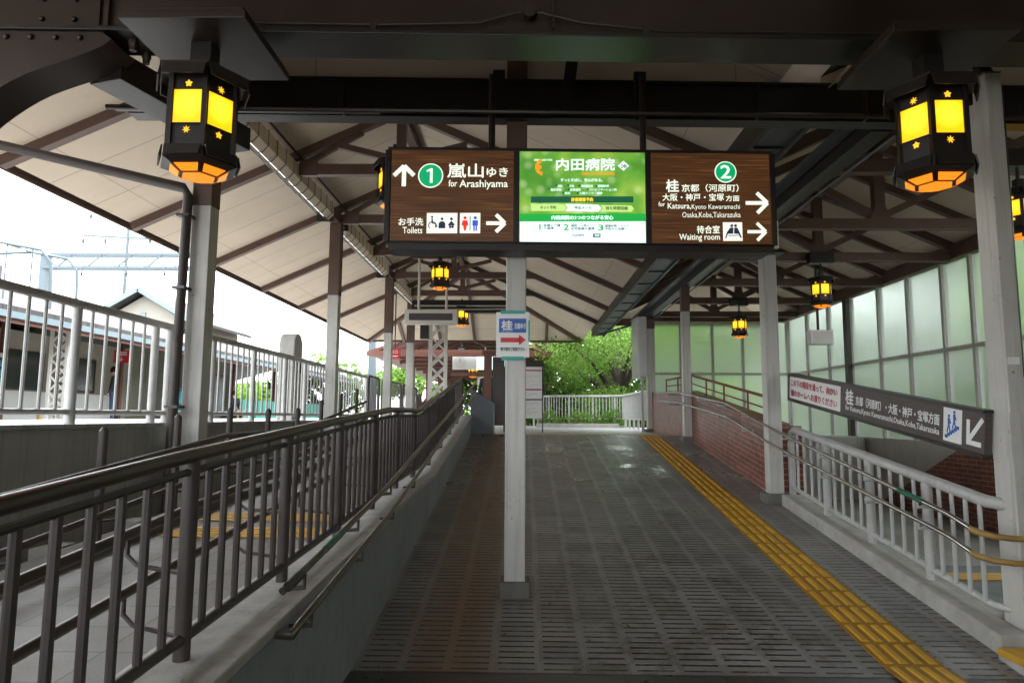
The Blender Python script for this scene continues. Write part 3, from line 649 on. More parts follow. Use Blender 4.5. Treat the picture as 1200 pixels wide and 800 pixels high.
# ================================================================== PORTAL BEAMS over the foreground
RZ = R_(1.9)
pf = thing('portal_girder', 'huge dark riveted girder spanning the top of the view', 'girder', (0, 4.0, 3.9), rz=RZ)
def L(b, name, mat, parent, **k): return b.build(name, mat, parent, local=True, **k)
L(MB().box(-4.6, 5.5, .05, .27, .03, 1.3), 'web', 'girder', pf)
L(MB().box(-4.6, 5.5, 0, .31, 0, .028), 'bottom_flange', 'black_steel', pf, bevel=.004)
L(MB().box(-2.62, -2.59, .02, .048, .03, 1.3).box(-3.1, -2.65, .03, .049, .03, 1.3), 'splice_plate', 'girder', pf)
arc = [(-4.6, -1.6), (-4.6, -.004), (-2.62, -.004), (-2.58, -.05)]+[(-4.05+1.36*math.sin(t)*1.05, -1.45+1.30*math.cos(t)*.98) for t in [R_(75-i*9) for i in range(0, 0)]]
ck = [(-2.60, -.09), (-2.76, -.165), (-3.15, -.33), (-3.48, -.62), (-3.63, -1.0), (-3.66, -1.6)]
cp = []
for i in range(len(ck)-1):
    q0, q1, q2, q3 = ck[max(i-1, 0)], ck[i], ck[i+1], ck[min(i+2, len(ck)-1)]
    for k in range(5):
        t = k/5; cp.append(tuple(.5*(2*q1[a]+(q2[a]-q0[a])*t+(2*q0[a]-5*q1[a]+4*q2[a]-q3[a])*t*t+(3*q1[a]-q0[a]-3*q2[a]+q3[a])*t**3) for a in (0, 1)))
cp.append(ck[-1])
L(MB().prism([(x, .02, z) for x, z in [(-4.6, -1.6), (-4.6, -.004), (-2.62, -.004), (-2.56, -.05)]+cp], (0, .27, 0)), 'curved_bracket', 'girder', pf, smooth=True)
rv = [(-3.35+i*.15, .02, -.045) for i in range(5)]+[(x, .03, .08+i*.13) for x in (-3.0, -2.8) for i in range(9)]
for q in rv: L(MB().lathe([(.0, .02), (.014, .016), (.02, .004), (.02, 0)], q, 8, axis='y'), 'rivet', 'black_steel', pf, smooth=True)
for x, y in ((-2.48, .12), (-2.3, .24), (-2.48, .28), (-2.25, .12)): L(MB().lathe([(0, -.07), (.022, -.07), (.022, -.045), (.03, -.03), (.03, 0)], (x, y, 0), 8), 'bolt', 'girder', pf, smooth=True)
g = MB().tube([(-2.3, .02, .07), (-.9, .02, .07), (-.3, .02, .09), (-.06, .02, .16), (.1, .02, .16), (.35, .02, .1), (.9, .02, .05), (3, .02, .05)], .008, 6)
g.lathe([(0, .05), (.045, .045), (.05, 0)], (.02, .03, .16), 8, axis='y').tube([(.02, .01, .2), (.02, .01, .9)], .008, 6).tube([(.17, .02, .06), (.17, .02, .9)], .01, 6)
for x in (-.95, .75): g.box(x-.02, x+.02, .005, .035, .03, .09)
L(g, 'conduit', 'girder', pf, smooth=True)
L(MB().beam((-2.75, .30, -.09), (-2.35, 1.5, -.09), .26, .19), 'diagonal_brace', 'black_steel', pf, bevel=.005)

p2 = thing('cross_beam', 'dark steel beam behind the big girder carrying the direction sign', 'beam', (0, 5.55, 4.03), rz=RZ)
L(MB().box(-3.3, 5.2, -.05, .05, .02, .32), 'web', 'black_steel', p2)
L(MB().box(-3.3, 5.2, -.09, .06, 0, .018).box(-3.3, 5.2, -.09, .06, .322, .34), 'flange', 'black_steel', p2)
L(MB().box(-3.15, 5.0, .07, .11, .30, 1.45), 'gable_board', 'soffit', p2)
L(MB().box(-3.35, -1.2, -.2, -.16, -.02, .02).tube([(-3.4, -.22, -.01), (5, -.22, -.01)], .022, 8), 'conduit', 'girder', p2)
for x in (-.23, .95): L(MB().box(x-.05, x+.05, -.125, -.092, -.02, .40), 'hanger_plate', 'black_steel', p2)
L(MB().beam((.38, -.13, .48), (.32, -.13, 0.02), .1, .05), 'strap', 'black_steel', p2)
for x in (-1.5, -2.5, 1.9, 2.8): L(MB().box(x-.008, x+.008, -.235, -.15, -.03, .25), 'clip', 'girder', p2)

# ================================================================== COLUMNS
def column(x, y, wd, dp, zb, zt, zsplit, label, plinth=.26, pm='dark_concrete', name='canopy_column', ph=.14):
    c = thing(name, label, 'column', (x, y, zb), 'columns carrying the canopies')
    MB().box(x-wd/2, x+wd/2, y-dp/2, y+dp/2, zb, min(zsplit, zt)).build('shaft', 'grey_paint', c, bevel=.008)
    if zt > zsplit: MB().box(x-wd/2-.004, x+wd/2+.004, y-dp/2-.004, y+dp/2+.004, zsplit, zt).build('upper_shaft', 'brown', c, bevel=.006)
    if plinth: MB().box(x-plinth/2, x+plinth/2, y-plinth/2, y+plinth/2, zb-.3, zb+ph).build('plinth', pm, c, bevel=.01)
    return c
column(-.075, 5.62, .165, .165, ramp_z(5.6), 5.1, 3.75, 'slim grey column standing alone in the middle of the ramp', .24, ph=.11)
c1 = column(-3.6, 7.42, .21, .21, .3, 5.17, 3.87, 'grey column with a dark drainpipe along its edge by the white railing', .3)
column(-3.6, 12.65, .2, .2, .4, 5.17, 3.80, 'grey column between the rounded concrete post and the ramp railing', .3)
column(-3.6, 17.8, .2, .2, .8, 5.17, 3.72, 'grey column beside the white hanging display, ahead of the black-topped column', .3)
column(-3.62, 21.4, .22, .22, .9, 5.17, 3.85, 'farthest grey column of the track-side row', .3)
cR = column(3.368, 4.85, .116, .2, .12, 4.05, 4.04, 'thick grey column on a yellow-marked base where the chrome handrails end', 0)
MB().box(3.04, 3.62, 4.24, 4.63, -.05, .095).box(3.29, 3.62, 4.631, 5.0, -.05, .125).build('plinth', 'concrete', cR, bevel=.012)
MB().box(3.036, 3.624, 4.236, 4.634, .055, .10).build('yellow_band', 'yellow_tile', cR, bevel=.01)
MB().box(3.325, 3.40, 4.742, 4.749, 1.93, 1.98).build('number_plate', 'label_white', cR)
MB().box(3.302, 3.434, 4.742, 4.958, 1.28, 1.60).build('collar', 'grey_paint', cR)
cS = column(3.05, 8.52, .17, .17, ramp_z(8.5), 3.95, 3.95, 'slender grey column with a junction box at its head by the brick pier', .27, ph=.12)
column(3.05, 12.95, .15, .15, ramp_z(12.9), 4.03, 3.56, 'thin column in front of the brick parapet, brown above and grey below', .22, ph=.1)
column(3.12, 17.0, .2, .2, 1.2, 4.03, 3.75, 'grey column beside the tall white cabinet at the top of the ramp', .3, ph=.08)
jb = thing('junction_box', 'grey ribbed junction box at the head of a slender column', 'box', (3.0, 8.42, 3.62))
MB().box(2.9, 3.12, 8.26, 8.42, 3.62, 3.98).build('casing', 'plastic_white', jb, bevel=.02)
g = MB()
for i in range(4): g.box(3.01+i*.025, 3.02+i*.025, 8.25, 8.262, 3.7, 3.95)
g.build('ribs', 'grey_paint', jb); MB().box(2.88, 3.2, 8.3, 8.6, 3.585, 3.615).build('bracket', 'black_steel', jb)

# drain pipes
dp = thing('drainpipe', 'dark drainpipe sloping from the eave gutter then down the grey column', 'pipe', (-3.72, 7.2, .6))
MB().tube([(-6.1, 6.65, 4.47), (-5.9, 6.7, 4.42), (-3.76, 7.22, 4.03), (-3.72, 7.24, 3.95), (-3.74, 7.2, .4)], .05, 10).build('pipe', 'dark_rail', dp, smooth=True)
for z in (1.62, 2.9, 3.7): MB().box(-3.8, -3.66, 7.15, 7.32, z, z+.03).build('clamp', 'girder', dp)
dq = thing('drainpipe', 'black drainpipe dropping beside the thick grey column', 'pipe', (3.55, 5.1, 1.6))
MB().tube([(3.42, 5.0, 4.3), (3.5, 4.93, 4.0), (3.5, 4.93, 1.85)], .055, 10).build('pipe', 'black_steel', dq, smooth=True)
MB().tube([(3.5, 4.93, 1.845), (3.5, 4.93, .126)], .062, 10).build('lower_pipe', 'grey_paint', dq, smooth=True)
MB().beam((3.38, 4.9, 3.62), (3.5, 4.93, 3.72), .02, .02).build('clamp', 'black_steel', dq)

# ================================================================== RAILINGS
rod = rod_mesh('baluster', .0155, 'dark_rail'); 
rr = thing('ramp_railing', 'dark brown baluster railing on the low wall beside the ramp', 'railing', (-1.24, 6, .8))
XD = -1.25
ys = [-3.2, 0, 1.7, 2.5, 4.43, 6.35, 6.5, 8.1, 8.2, 13.62]
MB().tube([(XD, y, interp(RTOP, y)-.026) for y in ys], .026, 14, sx_=1.2).build('handrail', 'rail_top', rr, smooth=True)
MB().tube([(XD, y, interp(RTOP, y)-.085) for y in ys], .014, 8).build('upper_rail', 'dark_rail', rr, smooth=True)
MB().tube([(XD, y, ledge_z(y)+.075) for y in ys], .022, 10).build('bottom_rail', 'dark_rail', rr, smooth=True)
pys = [.52+1.03*i for i in range(13)]; pys[-1] = 13.55
for i, y in enumerate(pys):
    MB().tube([(XD, y, ledge_z(y)-.01), (XD, y, interp(RTOP, y)-.04)], .03, 12).build('post', 'dark_rail', rr, smooth=True)
    if i < len(pys)-1:
        for k in range(1, 7):
            q = y+(pys[i+1]-y)*k/7; z = ledge_z(q)+.075
            inst('baluster', rod, rr, (XD, q, z), (1, 1, interp(RTOP, q)-.09-z))
MB().tube([(XD, 13.62, 2.30), (XD+.12, 13.68, 2.24), (XD+.22, 13.75, 2.1)], .03, 10).build('rail_end', 'rail_top', rr, smooth=True)

def double_rail(name, label, paths, mat, r, root_at, brackets, sleeves=()):
    t = thing(name, label, 'handrail', root_at)
    for p in paths: MB().tube(p, r, 12).build('rail', mat, t, smooth=True)
    for p in brackets: MB().tube(p, .009, 6).build('bracket', 'dark_rail' if mat != 'chrome' else 'white_rail', t, smooth=True)
    for p, m, rs in sleeves: MB().tube(p, rs, 12).build('sleeve', m, t, smooth=True)
    return t
XH = -.955
up = lambda y: interp([(2.85, .865), (4.83, 1.06), (8.2, 1.52), (13.5, 2.24)], y)
lo = lambda y: up(y)-.19-.02
br = []
for y in [3.05+i*.95 for i in range(11)]:
    br.append([(XH, y, up(y)-.02), (XH, y, up(y)-.075), (XH-.1, y, up(y)-.085)])
    br.append([(XH, y+.12, lo(y+.12)-.02), (XH, y+.12, lo(y+.12)-.07), (XH-.1, y+.12, lo(y+.12)-.075)])
double_rail('wall_handrail', 'pair of worn metal handrails fixed to the low wall beside the ramp', [[(XH-.02, 2.83, .845)]+[(XH, y, up(y)) for y in (2.9, 4.83, 8.2, 13.5)], [(XH-.09, 2.98, .63), (XH-.02, 2.97, .632)]+[(XH, y, lo(y)) for y in (3.02, 4.83, 8.2, 13.5)]],
            'brass_rail', .0165, (XH, 4, .8), br, [([(XH, 2.84, .862), (XH, 2.98, .875)], 'black_steel', .021), ([(XH, 3.35, .914), (XH, 3.62, .9405)], 'green_tape', .0185)])
# twin rails on the side ramp
XI = -1.56
u2 = lambda y: interp([(0, .86), (2.06, 1.03), (4.5, 1.215), (6.6, 1.37), (8.2, 1.38), (11.5, 1.85)], y); l2 = lambda y: u2(y)-.225
br = []
for y in [.52+1.03*i for i in range(10)]:
    for f in (u2, l2): br.append([(XI, y+.15, f(y+.15)-.02), (XI, y+.15, f(y+.15)-.08), (XI+.06, y+.12, f(y)-.1), (XD-.02, y, f(y)-.1)])
double_rail('side_ramp_handrail', 'pair of shiny brown tubular handrails bracketed behind the dark balusters', [[(XI, y, f(y)) for y in (-2, 0, 2.06, 4.5, 6.6, 8.2, 11.5)] for f in (u2, l2)], 'rail_top', .021, (XI, 4, .8), br)
# outer side of the side ramp: dark posts with two rails on a low kerb wall
orl = thing('side_ramp_railing', 'dark two-rail railing with round-topped posts in front of the grey platform wall', 'railing', (-2.9, 6, .6))
XO = -2.88
o1 = lambda y: interp([(0, .80), (3.8, 1.12), (6.4, 1.36), (8.5, 1.37), (12, 1.8)], y)
for f, nm in ((o1, 'handrail'), (lambda y: o1(y)-.3, 'lower_rail')):
    MB().tube([(XO+.09, y, f(y)) for y in (-1, 0, 3.8, 6.4, 8.5, 12)], .022, 10).build(nm, 'dark_rail', orl, smooth=True)
for i in range(11):
    y = 1.66+i*1.0
    MB().tube([(XO, y, side_z(y)-.1), (XO, y, o1(y)+.24), (XO, y, o1(y)+.262)], [.03, .03, .012], 12).build('post', 'dark_rail', orl, smooth=True)
    for f in (o1, lambda q: o1(q)-.3):
        MB().tube([(XO, y, f(y)-.07), (XO+.09, y+.12, f(y+.12)-.075), (XO+.09, y+.14, f(y+.12)-.02)], .009, 6).build('bracket', 'dark_rail', orl, smooth=True)
kw = thing('side_ramp_kerb', 'low dark kerb wall with drain gaps under the round-topped posts', 'kerb', (-2.95, 4, .3))
g = MB(); yy = [-3, 0, 2.5, 6.7, 8.4, 12]
g.add([(x, y, z) for y in yy for x, z in ((-2.99, -.02), (-2.82, -.02), (-2.82, side_z(y)+.07), (-2.99, side_z(y)+.07))],
      [(4*i+j, 4*i+(j+1) % 4, 4*i+4+(j+1) % 4, 4*i+4+j) for i in range(len(yy)-1) for j in range(4)]+[(0, 1, 2, 3), (20, 21, 22, 23)])
g.build('kerb_stone', 'dark_concrete', kw)
wp_ = MB()
for i in range(9): wp_.box(-3.2, -3.05, 2.6+i*.9, 2.85+i*.9, .30, .75)
wp_ = [MB().box(-3.22, -3.06, 2.6+i*.95, 2.84+i*.95, .30, .62+.03*i).build('marker_block', 'concrete') for i in range(6)]
for o in wp_: tag(o, 'small pale concrete block on gravel below the grey platform wall', 'block', 'concrete blocks along the gravel strip')

# white railings along the platform edge wall
wrod = rod_mesh('baluster', .0155, 'white_rail')
XW = -4.05
def platform_rail(y0, y1, n, label, z0=1.465, zt=2.585, mat='white_rail', rod_=wrod, name='platform_railing', loop=False, pr=.04, first=False):
    t = thing(name, label, 'railing', (XW, (y0+y1)/2, z0), 'railings along the platform edge wall')
    if loop:
        MB().tube([(XW, y0, z0), (XW, y0, zt-.12), (XW, y0+.03, zt-.04), (XW, y0+.12, zt), (XW, y1-.12, zt), (XW, y1-.03, zt-.04), (XW, y1, zt-.12), (XW, y1, z0)], .035, 10).build('loop_frame', mat, t, smooth=True)
    else:
        MB().tube([(XW, y0, zt-.04), (XW, y1, zt-.04)], .042, 12).build('top_rail', mat, t, smooth=True)
        for y in ((y0, y1) if first else (y1,)): MB().tube([(XW, y, z0+.115), (XW, y, zt-.05)], pr, 12).tube([(XW, y, z0-.01), (XW, y, z0+.12)], pr*1.1, 12).build('post', mat, t, smooth=True)
    MB().tube([(XW, y0, z0+.105), (XW, y1, z0+.105)], .026, 8).build('bottom_rail', mat, t, smooth=True)
    for k in range(1, n+1):
        y = y0+(y1-y0)*k/(n+1); inst('baluster', rod_, t, (XW, y, z0+.1), (1, 1, zt-.14-z0))
    return t
platform_rail(2.4, 4.62, 9, 'light grey baluster railing panel on the wall, closest to the camera', first=True)
platform_rail(4.62, 6.04, 6, 'light grey railing panel in front of the vending machine')
platform_rail(6.04, 7.36, 5, 'light grey railing panel in front of the far station office windows')
platform_rail(7.66, 8.76, 4, 'light grey railing panel crossing behind the column with the drainpipe')
platform_rail(8.76, 10.1, 6, 'light grey railing panel just past the column with the drainpipe')
platform_rail(10.1, 11.45, 6, 'light grey railing panel ending just before the rounded concrete post')
platform_rail(11.45, 12.5, 5, 'light grey railing panel crossing in front of the rounded concrete post')
platform_rail(7.36, 7.66, 0, 'very short light grey railing link without bars, beside the drainpipe column')
platform_rail(12.5, 14.4, 9, 'light grey railing panel directly past the rounded concrete post')
platform_rail(14.4, 17.4, 13, 'longest light grey railing panel, ending at the dark looped panel')
platform_rail(17.6, 18.9, 7, 'dark looped railing panel nearest the light grey ones', mat='dark_rail', rod_=rod, loop=True)
platform_rail(19.3, 22.3, 14, 'middle dark looped railing panel beyond the ramp landing', mat='dark_rail', rod_=rod, loop=True)
platform_rail(22.6, 25.6, 14, 'farthest dark looped railing panel by the lattice column', mat='dark_rail', rod_=rod, loop=True)
gp = thing('gate_post', 'thick rounded-top concrete post just behind the light grey railing', 'post', (-4.5, 12.9, 1.46))
g = MB().prism([(-4.62, 12.66, 1.40), (-4.62, 13.14, 1.40)]+[(-4.62, 12.9+.24*math.cos(t), 2.87+.24*math.sin(t)) for t in [PI*i/10 for i in range(11)]], (.3, 0, 0)); g.build('shaft', 'concrete', gp, bevel=.02)
MB().box(-4.31, -4.26, 12.95, 13.07, 2.35, 2.55).build('latch', 'girder', gp)

# white fence along the stairwell
fr = rod_mesh('baluster', .0165, 'white_rail')
XF = 3.24
wf = thing('stairwell_fence', 'white tubular baluster fence on the kerb guarding the stairs', 'fence', (XF, 6.5, .4))
ft = lambda y: ramp_z(y)+.935; fb = lambda y: ramp_z(y)+.2
MB().tube([(XF+.1, 4.87, ft(4.87)-.03), (XF+.02, 4.97, ft(4.97)-.03), (XF, 8.32, ft(8.32)-.03), (XF, 8.42, ft(8.4)-.08), (XF, 8.45, ft(8.4)-.2), (XF, 8.45, ramp_z(8.4)+.1)], .042, 14).build('top_rail', 'white_rail', wf, smooth=True)
MB().tube([(XF+.1, 4.87, fb(4.87)), (XF+.02, 4.97, fb(4.97)), (XF, 8.45, fb(8.45))], .023, 10).build('bottom_rail', 'white_rail', wf, smooth=True)
fp = [4.86, 5.66, 6.58, 7.5, 8.45]
for i, y in enumerate(fp):
    if 0 < i < 4: MB().tube([(XF, y, ramp_z(y)+.12), (XF, y, ft(y)-.05)], .04, 12).build('post', 'white_rail', wf, smooth=True)
    if i < 4:
        m = 4
        for k in range(1, m+1):
            q = y+(fp[i+1]-y)*k/(m+1); inst('baluster', fr, wf, (XF, q, fb(q)), (1, 1, ft(q)-fb(q)-.05))
# chrome handrails
XC = 3.0-.04
hu = lambda y: interp([(4.45, .775), (4.92, .895), (5.17, .935), (8.2, 1.41), (10.1, 1.76), (13.3, 2.04), (15.5, 2.12)], y)
hl = lambda y: hu(y)-(.155 if y < 5.5 else .19)
br = []
for y in (5.3, 6.1, 7.0, 8.0, 9.4, 10.6, 11.8, 13.0, 14.2):
    for f in (hu, hl): br.append([(XC, y, f(y)-.015), (XC, y, f(y)-.06), (XC+.15, y, f(y)-.06)])
def wrap(f): return [(XC, y, f(y)) for y in (15.5, 13.3, 10.1, 8.2, 5.17, 4.92, 4.78)]+[(XC+.01, 4.66, f(4.62)), (XC+.08, 4.6, f(4.55)), (XC+.2, 4.585, f(4.5)), (XC+.75, 4.58, f(4.45))]
ch = double_rail('ramp_handrail', 'pair of chrome handrails along brick parapet and white fence', [wrap(hu), wrap(hl)], 'chrome', .0175, (XC, 8, .9), br,
    [([(XC, 5.55, hu(5.55)), (XC, 5.22, hu(5.22))], 'green_tape', .021)]+[([(XC+.0, 4.7, f(4.68)), (XC+.01, 4.66, f(4.62)), (XC+.08, 4.6, f(4.55)), (XC+.2, 4.585, f(4.5)), (XC+.75, 4.58, f(4.45))], 'yellow_tape', .0195) for f in (hu, hl)])

# ================================================================== LANTERNS
def star(n, r0, r1, a0=PI/2): return [((r0 if i % 2 == 0 else r1)*math.cos(a0+PI*i/n), (r0 if i % 2 == 0 else r1)*math.sin(a0+PI*i/n)) for i in range(2*n)]
def hexa(r, z, a0=0.): return [(r*math.cos(a0+PI/3*k), r*math.sin(a0+PI/3*k), z) for k in range(6)]
def loft(b, rings, mi=0):
    n = len(rings[0]); vs_ = [p for r in rings for p in r]
    fs = [(i*n+j, i*n+(j+1) % n, (i+1)*n+(j+1) % n, (i+1)*n+j) for i in range(len(rings)-1) for j in range(n)]
    return b.add(vs_, fs+[tuple(range(n)), tuple(range((len(rings)-1)*n, len(rings)*n))], mi)
def make_lantern(label, loc, group, detail=True):
    """hexagonal iron lantern; origin at its top plate, about 0.62 m tall"""
    t = thing('hanging_lantern', label, 'lantern', loc, group)
    B = lambda b, nm, mt, p=t, **k: b.build(nm, mt, p, local=True, **k)
    RB = .195; ap = RB*math.cos(PI/6)
    B(loft(MB(), [hexa(RB, -.545), hexa(RB, -.075)]), 'body', 'black_steel')
    B(loft(MB(), [hexa(.275, -.072), hexa(.275, -.058), hexa(.12, -.012), hexa(.06, 0)]), 'roof', 'black_steel')
    fl = MB()
    for k in range(6):                                     # turned-down eave plates and foot plates at the faces
        a = PI/6+PI/3*k; n_ = Vector((math.cos(a), math.sin(a), 0)); tt = Vector((-math.sin(a), math.cos(a), 0))
        for zz, zh, rr_, hw in ((-.10, .075, .262*math.cos(PI/6)+.002, .125), (-.565, .06, ap+.03, .105)):
            c = n_*rr_; p = [c-tt*hw, c+tt*hw, c+tt*hw*.94+n_*.012, c-tt*hw*.94+n_*.012]
            fl.prism([p[0]+Vector((0, 0, zz+zh/2)), p[1]+Vector((0, 0, zz+zh/2)), p[2]+Vector((0, 0, zz-zh/2)), p[3]+Vector((0, 0, zz-zh/2))], n_*.008)
        fl.beam(n_.xyz*0+Vector((RB*1.0*math.cos(PI/3*k), RB*math.sin(PI/3*k), -.54)), Vector((RB*1.0*math.cos(PI/3*k), RB*math.sin(PI/3*k), -.08)), .028, .028)
    B(fl, 'edge_trim', 'black_steel')
    B(loft(MB(), [hexa(RB+.03, -.545), hexa(RB+.035, -.60), hexa(RB-.01, -.618), hexa(.115, -.658)]), 'base', 'black_steel')
    for k in range(6):
        a = PI/6+PI/3*k; n_ = Vector((math.cos(a), math.sin(a), 0)); tt = Vector((-math.sin(a), math.cos(a), 0)); zz = Vector((0, 0, 1))
        def on(u, v, d=.002): return n_*(ap+d)+tt*u+zz*(v-.30)
        b = MB().prism([on(-.08, -.098), on(.08, -.098), on(.08, .098), on(-.08, .098)], n_*.003)
        B(b, 'pane', 'pane_yellow')
        if detail:
            fr_ = MB()
            for (u0, u1, v0, v1) in ((-.088, -.081, -.106, .106), (.081, .088, -.106, .106), (-.081, .081, .099, .106), (-.081, .081, -.106, -.099)):
                fr_.prism([on(u0, v0), on(u1, v0), on(u1, v1), on(u0, v1)], n_*.008)
            B(fr_, 'pane_frame', 'black_steel')
            m = MB(); l5 = star(5, .022, .013); l7 = star(7, .023, .009)
            for (sh, v) in ((l7 if k % 2 else l5, .136), (l5 if k % 2 else l7, -.138)):
                m.prism([on(p, v+q) for p, q in sh], n_*.003)
            B(m, 'cutout_motif', 'cutout')
        # sloping glass of the underside
        p0, p1 = Vector(hexa(RB-.01, -.618)[k]), Vector(hexa(RB-.01, -.618)[(k+1) % 6]); q0, q1 = Vector(hexa(.115, -.658)[k]), Vector(hexa(.115, -.658)[(k+1) % 6])
        w_ = lambda s, u: (p0*(1-s)+p1*s)*(1-u)+(q0*(1-s)+q1*s)*u
        nn = (p1-p0).cross(q0-p0).normalized(); nn = nn if nn.z < 0 else -nn
        b = MB().prism([w_(.1, .14)+nn*.002, w_(.9, .14)+nn*.002, w_(.88, .9)+nn*.002, w_(.12, .9)+nn*.002], nn*.003); B(b, 'bottom_pane', 'pane_orange')
    b = MB().prism([(.098*math.cos(PI/3*k), .098*math.sin(PI/3*k), -.660) for k in range(6)], (0, 0, -.003)); B(b, 'floor_pane', 'pane_orange')
    return t
def hang(t, h, mount=None):
    b = MB().box(-.045, .045, -.045, .045, -.012, min(.1, h))
    if h > .1: b.tube([(0, 0, .09), (0, 0, h)], .022, 8)
    b.build('stem', 'black_steel', t, local=True)
    if mount: MB().box(-mount, mount, -.1, .1, h-.11, h+.11).build('mounting_box', 'black_steel', t, local=True)
    return t
gl = 'lit hexagonal lanterns under the canopies'
LA = make_lantern('big glowing hexagonal lantern hanging under the girder before the drainpipe column', (-1.93, 3.86, 3.60), gl)
MB().box(-.36, .36, -.30, .42, .155, .20).box(-.34, .34, -.28, .40, .201, .235).build('mounting_board', 'girder', LA, local=True, bevel=.004)
MB().box(-.06, .06, -.06, .06, .0, .154).build('stem', 'black_steel', LA, local=True)
LB = copy_tree(LA); LB.location = (2.46, 4.02, 3.60); LB['label'] = 'big glowing hexagonal lantern hanging under the girder before the thick grey column'
LC = make_lantern('small lit lantern under a truss above the hanging speaker', (4.74, 10.86, 3.83), gl); LC.scale = (.78,)*3; hang(LC, .36, mount=.24)
LD = copy_tree(LC); LD.location = (4.74, 15.06, 3.83); LD['label'] = 'small lit lantern under a truss in front of the far frosted glass wall'
LE = copy_tree(LC); LE.location = (4.86, 6.62, 3.83); LE['label'] = 'lit lantern half cut off beside the black drainpipe at the edge of the photo'
LF = make_lantern('lit lantern just above the white hanging display', (-1.93, 15.2, 5.06), gl); hang(LF, .2)
LG = copy_tree(LF); LG.location = (-1.96, 20.9, 4.98); LG['label'] = 'lit lantern at the end of the white hanging display, under the black beam'
LH = copy_tree(LF); LH.location = (-1.70, 8.5, 4.85); LH['label'] = 'lit lantern mostly hidden behind the edge of the wood-grain direction sign'
LI = copy_tree(LF); LI.location = (-2.55, 27.4, 4.34); LI['label'] = 'distant lit lantern in front of the clock and screen'
LJ = copy_tree(LF); LJ.location = (-2.15, 28.2, 3.82); LJ['label'] = 'farthest lit lantern, low below the distant screen'

# hanging loudspeaker
hsp = thing('hanging_speaker', 'pale boxy speaker hanging on a rod below the small lantern', 'speaker', (4.74, 11.0, 2.73))
MB().box(4.56, 4.92, 10.9, 11.08, 2.73, 2.96).build('casing', 'plastic_white', hsp, bevel=.01)
MB().tube([(4.74, 11.05, 2.96), (4.74, 11.05, 4.0)], .022, 8).build('rod', 'black_steel', hsp, smooth=True)
g = MB()
for i in range(6): g.box(4.585, 4.895, 10.895, 10.9, 2.755+i*.032, 2.765+i*.032)
g.build('grille', 'concrete', hsp)

# fluorescent fittings along the wall plate
FX = [(7.9, 11.9), (12.95, 16.9), (18.0, 21.6)]
FL_ = ['long lit tube fitting with wire guard, nearest above the track-side columns', 'long lit tube fitting with wire guard between the second and third columns', 'long lit tube fitting with wire guard by the black beam at the canopy end']
for (a, b), lb in zip(FX, FL_):
    t = thing('tube_light', lb, 'light', (-3.66, (a+b)/2, 5.1), 'tube light fittings along the track-side columns')
    MB().box(-3.74, -3.46, a, b, 5.135, 5.168).build('housing', 'girder', t)
    MB().prism([(-3.45, a, 5.34), (-3.45, a, 5.132), (-3.54, a, 5.05), (-3.55, a, 5.05), (-3.47, a, 5.13), (-3.47, a, 5.34)], (0, b-a, 0)).build('reflector', 'soffit', t)
    MB().box(-3.76, -3.45, b, b+.02, 5.02, 5.17).build('end_plate', 'black_steel', t)
    m = (a+b)/2
    for p, q in ((a+.15, m-.08), (m+.08, b-.15)): MB().tube([(-3.60, p, 5.075), (-3.60, q, 5.075)], .012, 10).build('tube', 'tube', t, smooth=True)
    wg = MB()
    for i in range(12):
        y = a+.15+(b-a-.3)*i/11; wg.tube([(-3.70, y, 5.13), (-3.63, y, 5.04), (-3.52, y, 5.04), (-3.44, y, 5.13), (-3.44, y, 5.35)], .006, 5)
    wg.tube([(-3.57, a, 5.037), (-3.57, b, 5.037)], .006, 5).build('wire_guard', 'black_steel', t)

# ================================================================== DIRECTION SIGN
U = .00668
ox, oz = 681., 236.
def S(px, py): return ((px-ox)*U, (oz+(px-ox)*.0125-py)*U)
sg = thing('direction_sign', 'wide backlit hanging sign with two wood-grain panels around a green advert', 'sign', (.445, 5.27, 3.255), rz=R_(1.9))
x0, x1 = (449-ox)*U, (911-ox)*U
MB().prism([(x0, 0, -.33), (x0+.035, 0, -.405), (x1-.035, 0, -.405), (x1, 0, -.33), (x1, 0, .385), (x1-.03, 0, .425), (x0+.03, 0, .425), (x0, 0, .385)], (0, .24, 0)).build('housing', 'black_steel', sg, local=True)
fb_ = MB().box(x0+.01, x1-.01, -.022, -.001, -.34, -.312-.04).box(x0+.01, x1-.01, -.022, -.001, .398, .42)
for px in (451, 603.5, 760, 909): fb_.box((px-ox)*U-.022, (px-ox)*U+.022, -.0225, -.001, -.349, .397)
fb_.build('frame', 'black_steel', sg, local=True, bevel=.004)
for x in (-.72, .52): MB().tube([(x, .12, .42), (x, .12, 1.1)], .028, 10).build('hanger_rod', 'girder', sg, local=True, smooth=True)
def panel(pxa, pxb, mat, nm):
    xa, xb = (pxa-ox)*U, (pxb-ox)*U
    return MB().box(xa, xb, -.012, -.001, -.348, .396).build(nm, mat, sg, local=True)
pa = panel(455, 600, 'wood', 'wood_panel'); pb = panel(607, 756.5, 'ad', 'advert_panel'); pc = panel(763.5, 906, 'wood', 'wood_panel')
FY = -.0125
def arrow(f, cx, cy, s, d, wd):
    """d: unit pixel direction of travel"""
    dx, dy = d; nx, ny = -dy, dx
    tip = (cx+dx*s, cy+dy*s)
    f.line(cx-dx*s, cy-dy*s, cx+dx*s*.75, cy+dy*s*.75, wd)
    for k in (1, -1):
        e = (tip[0]-dx*s*.95+nx*s*.95*k, tip[1]-dy*s*.95+ny*s*.95*k); f.line(tip[0], tip[1], e[0], e[1], wd, dy=.0008*(k+1.5))
    return f
f = Flat(FY, S)
arrow(f, 470, 206, 12.5, (0, -1), .034)
f.disc(501.5, 205.5, 15, n=36)
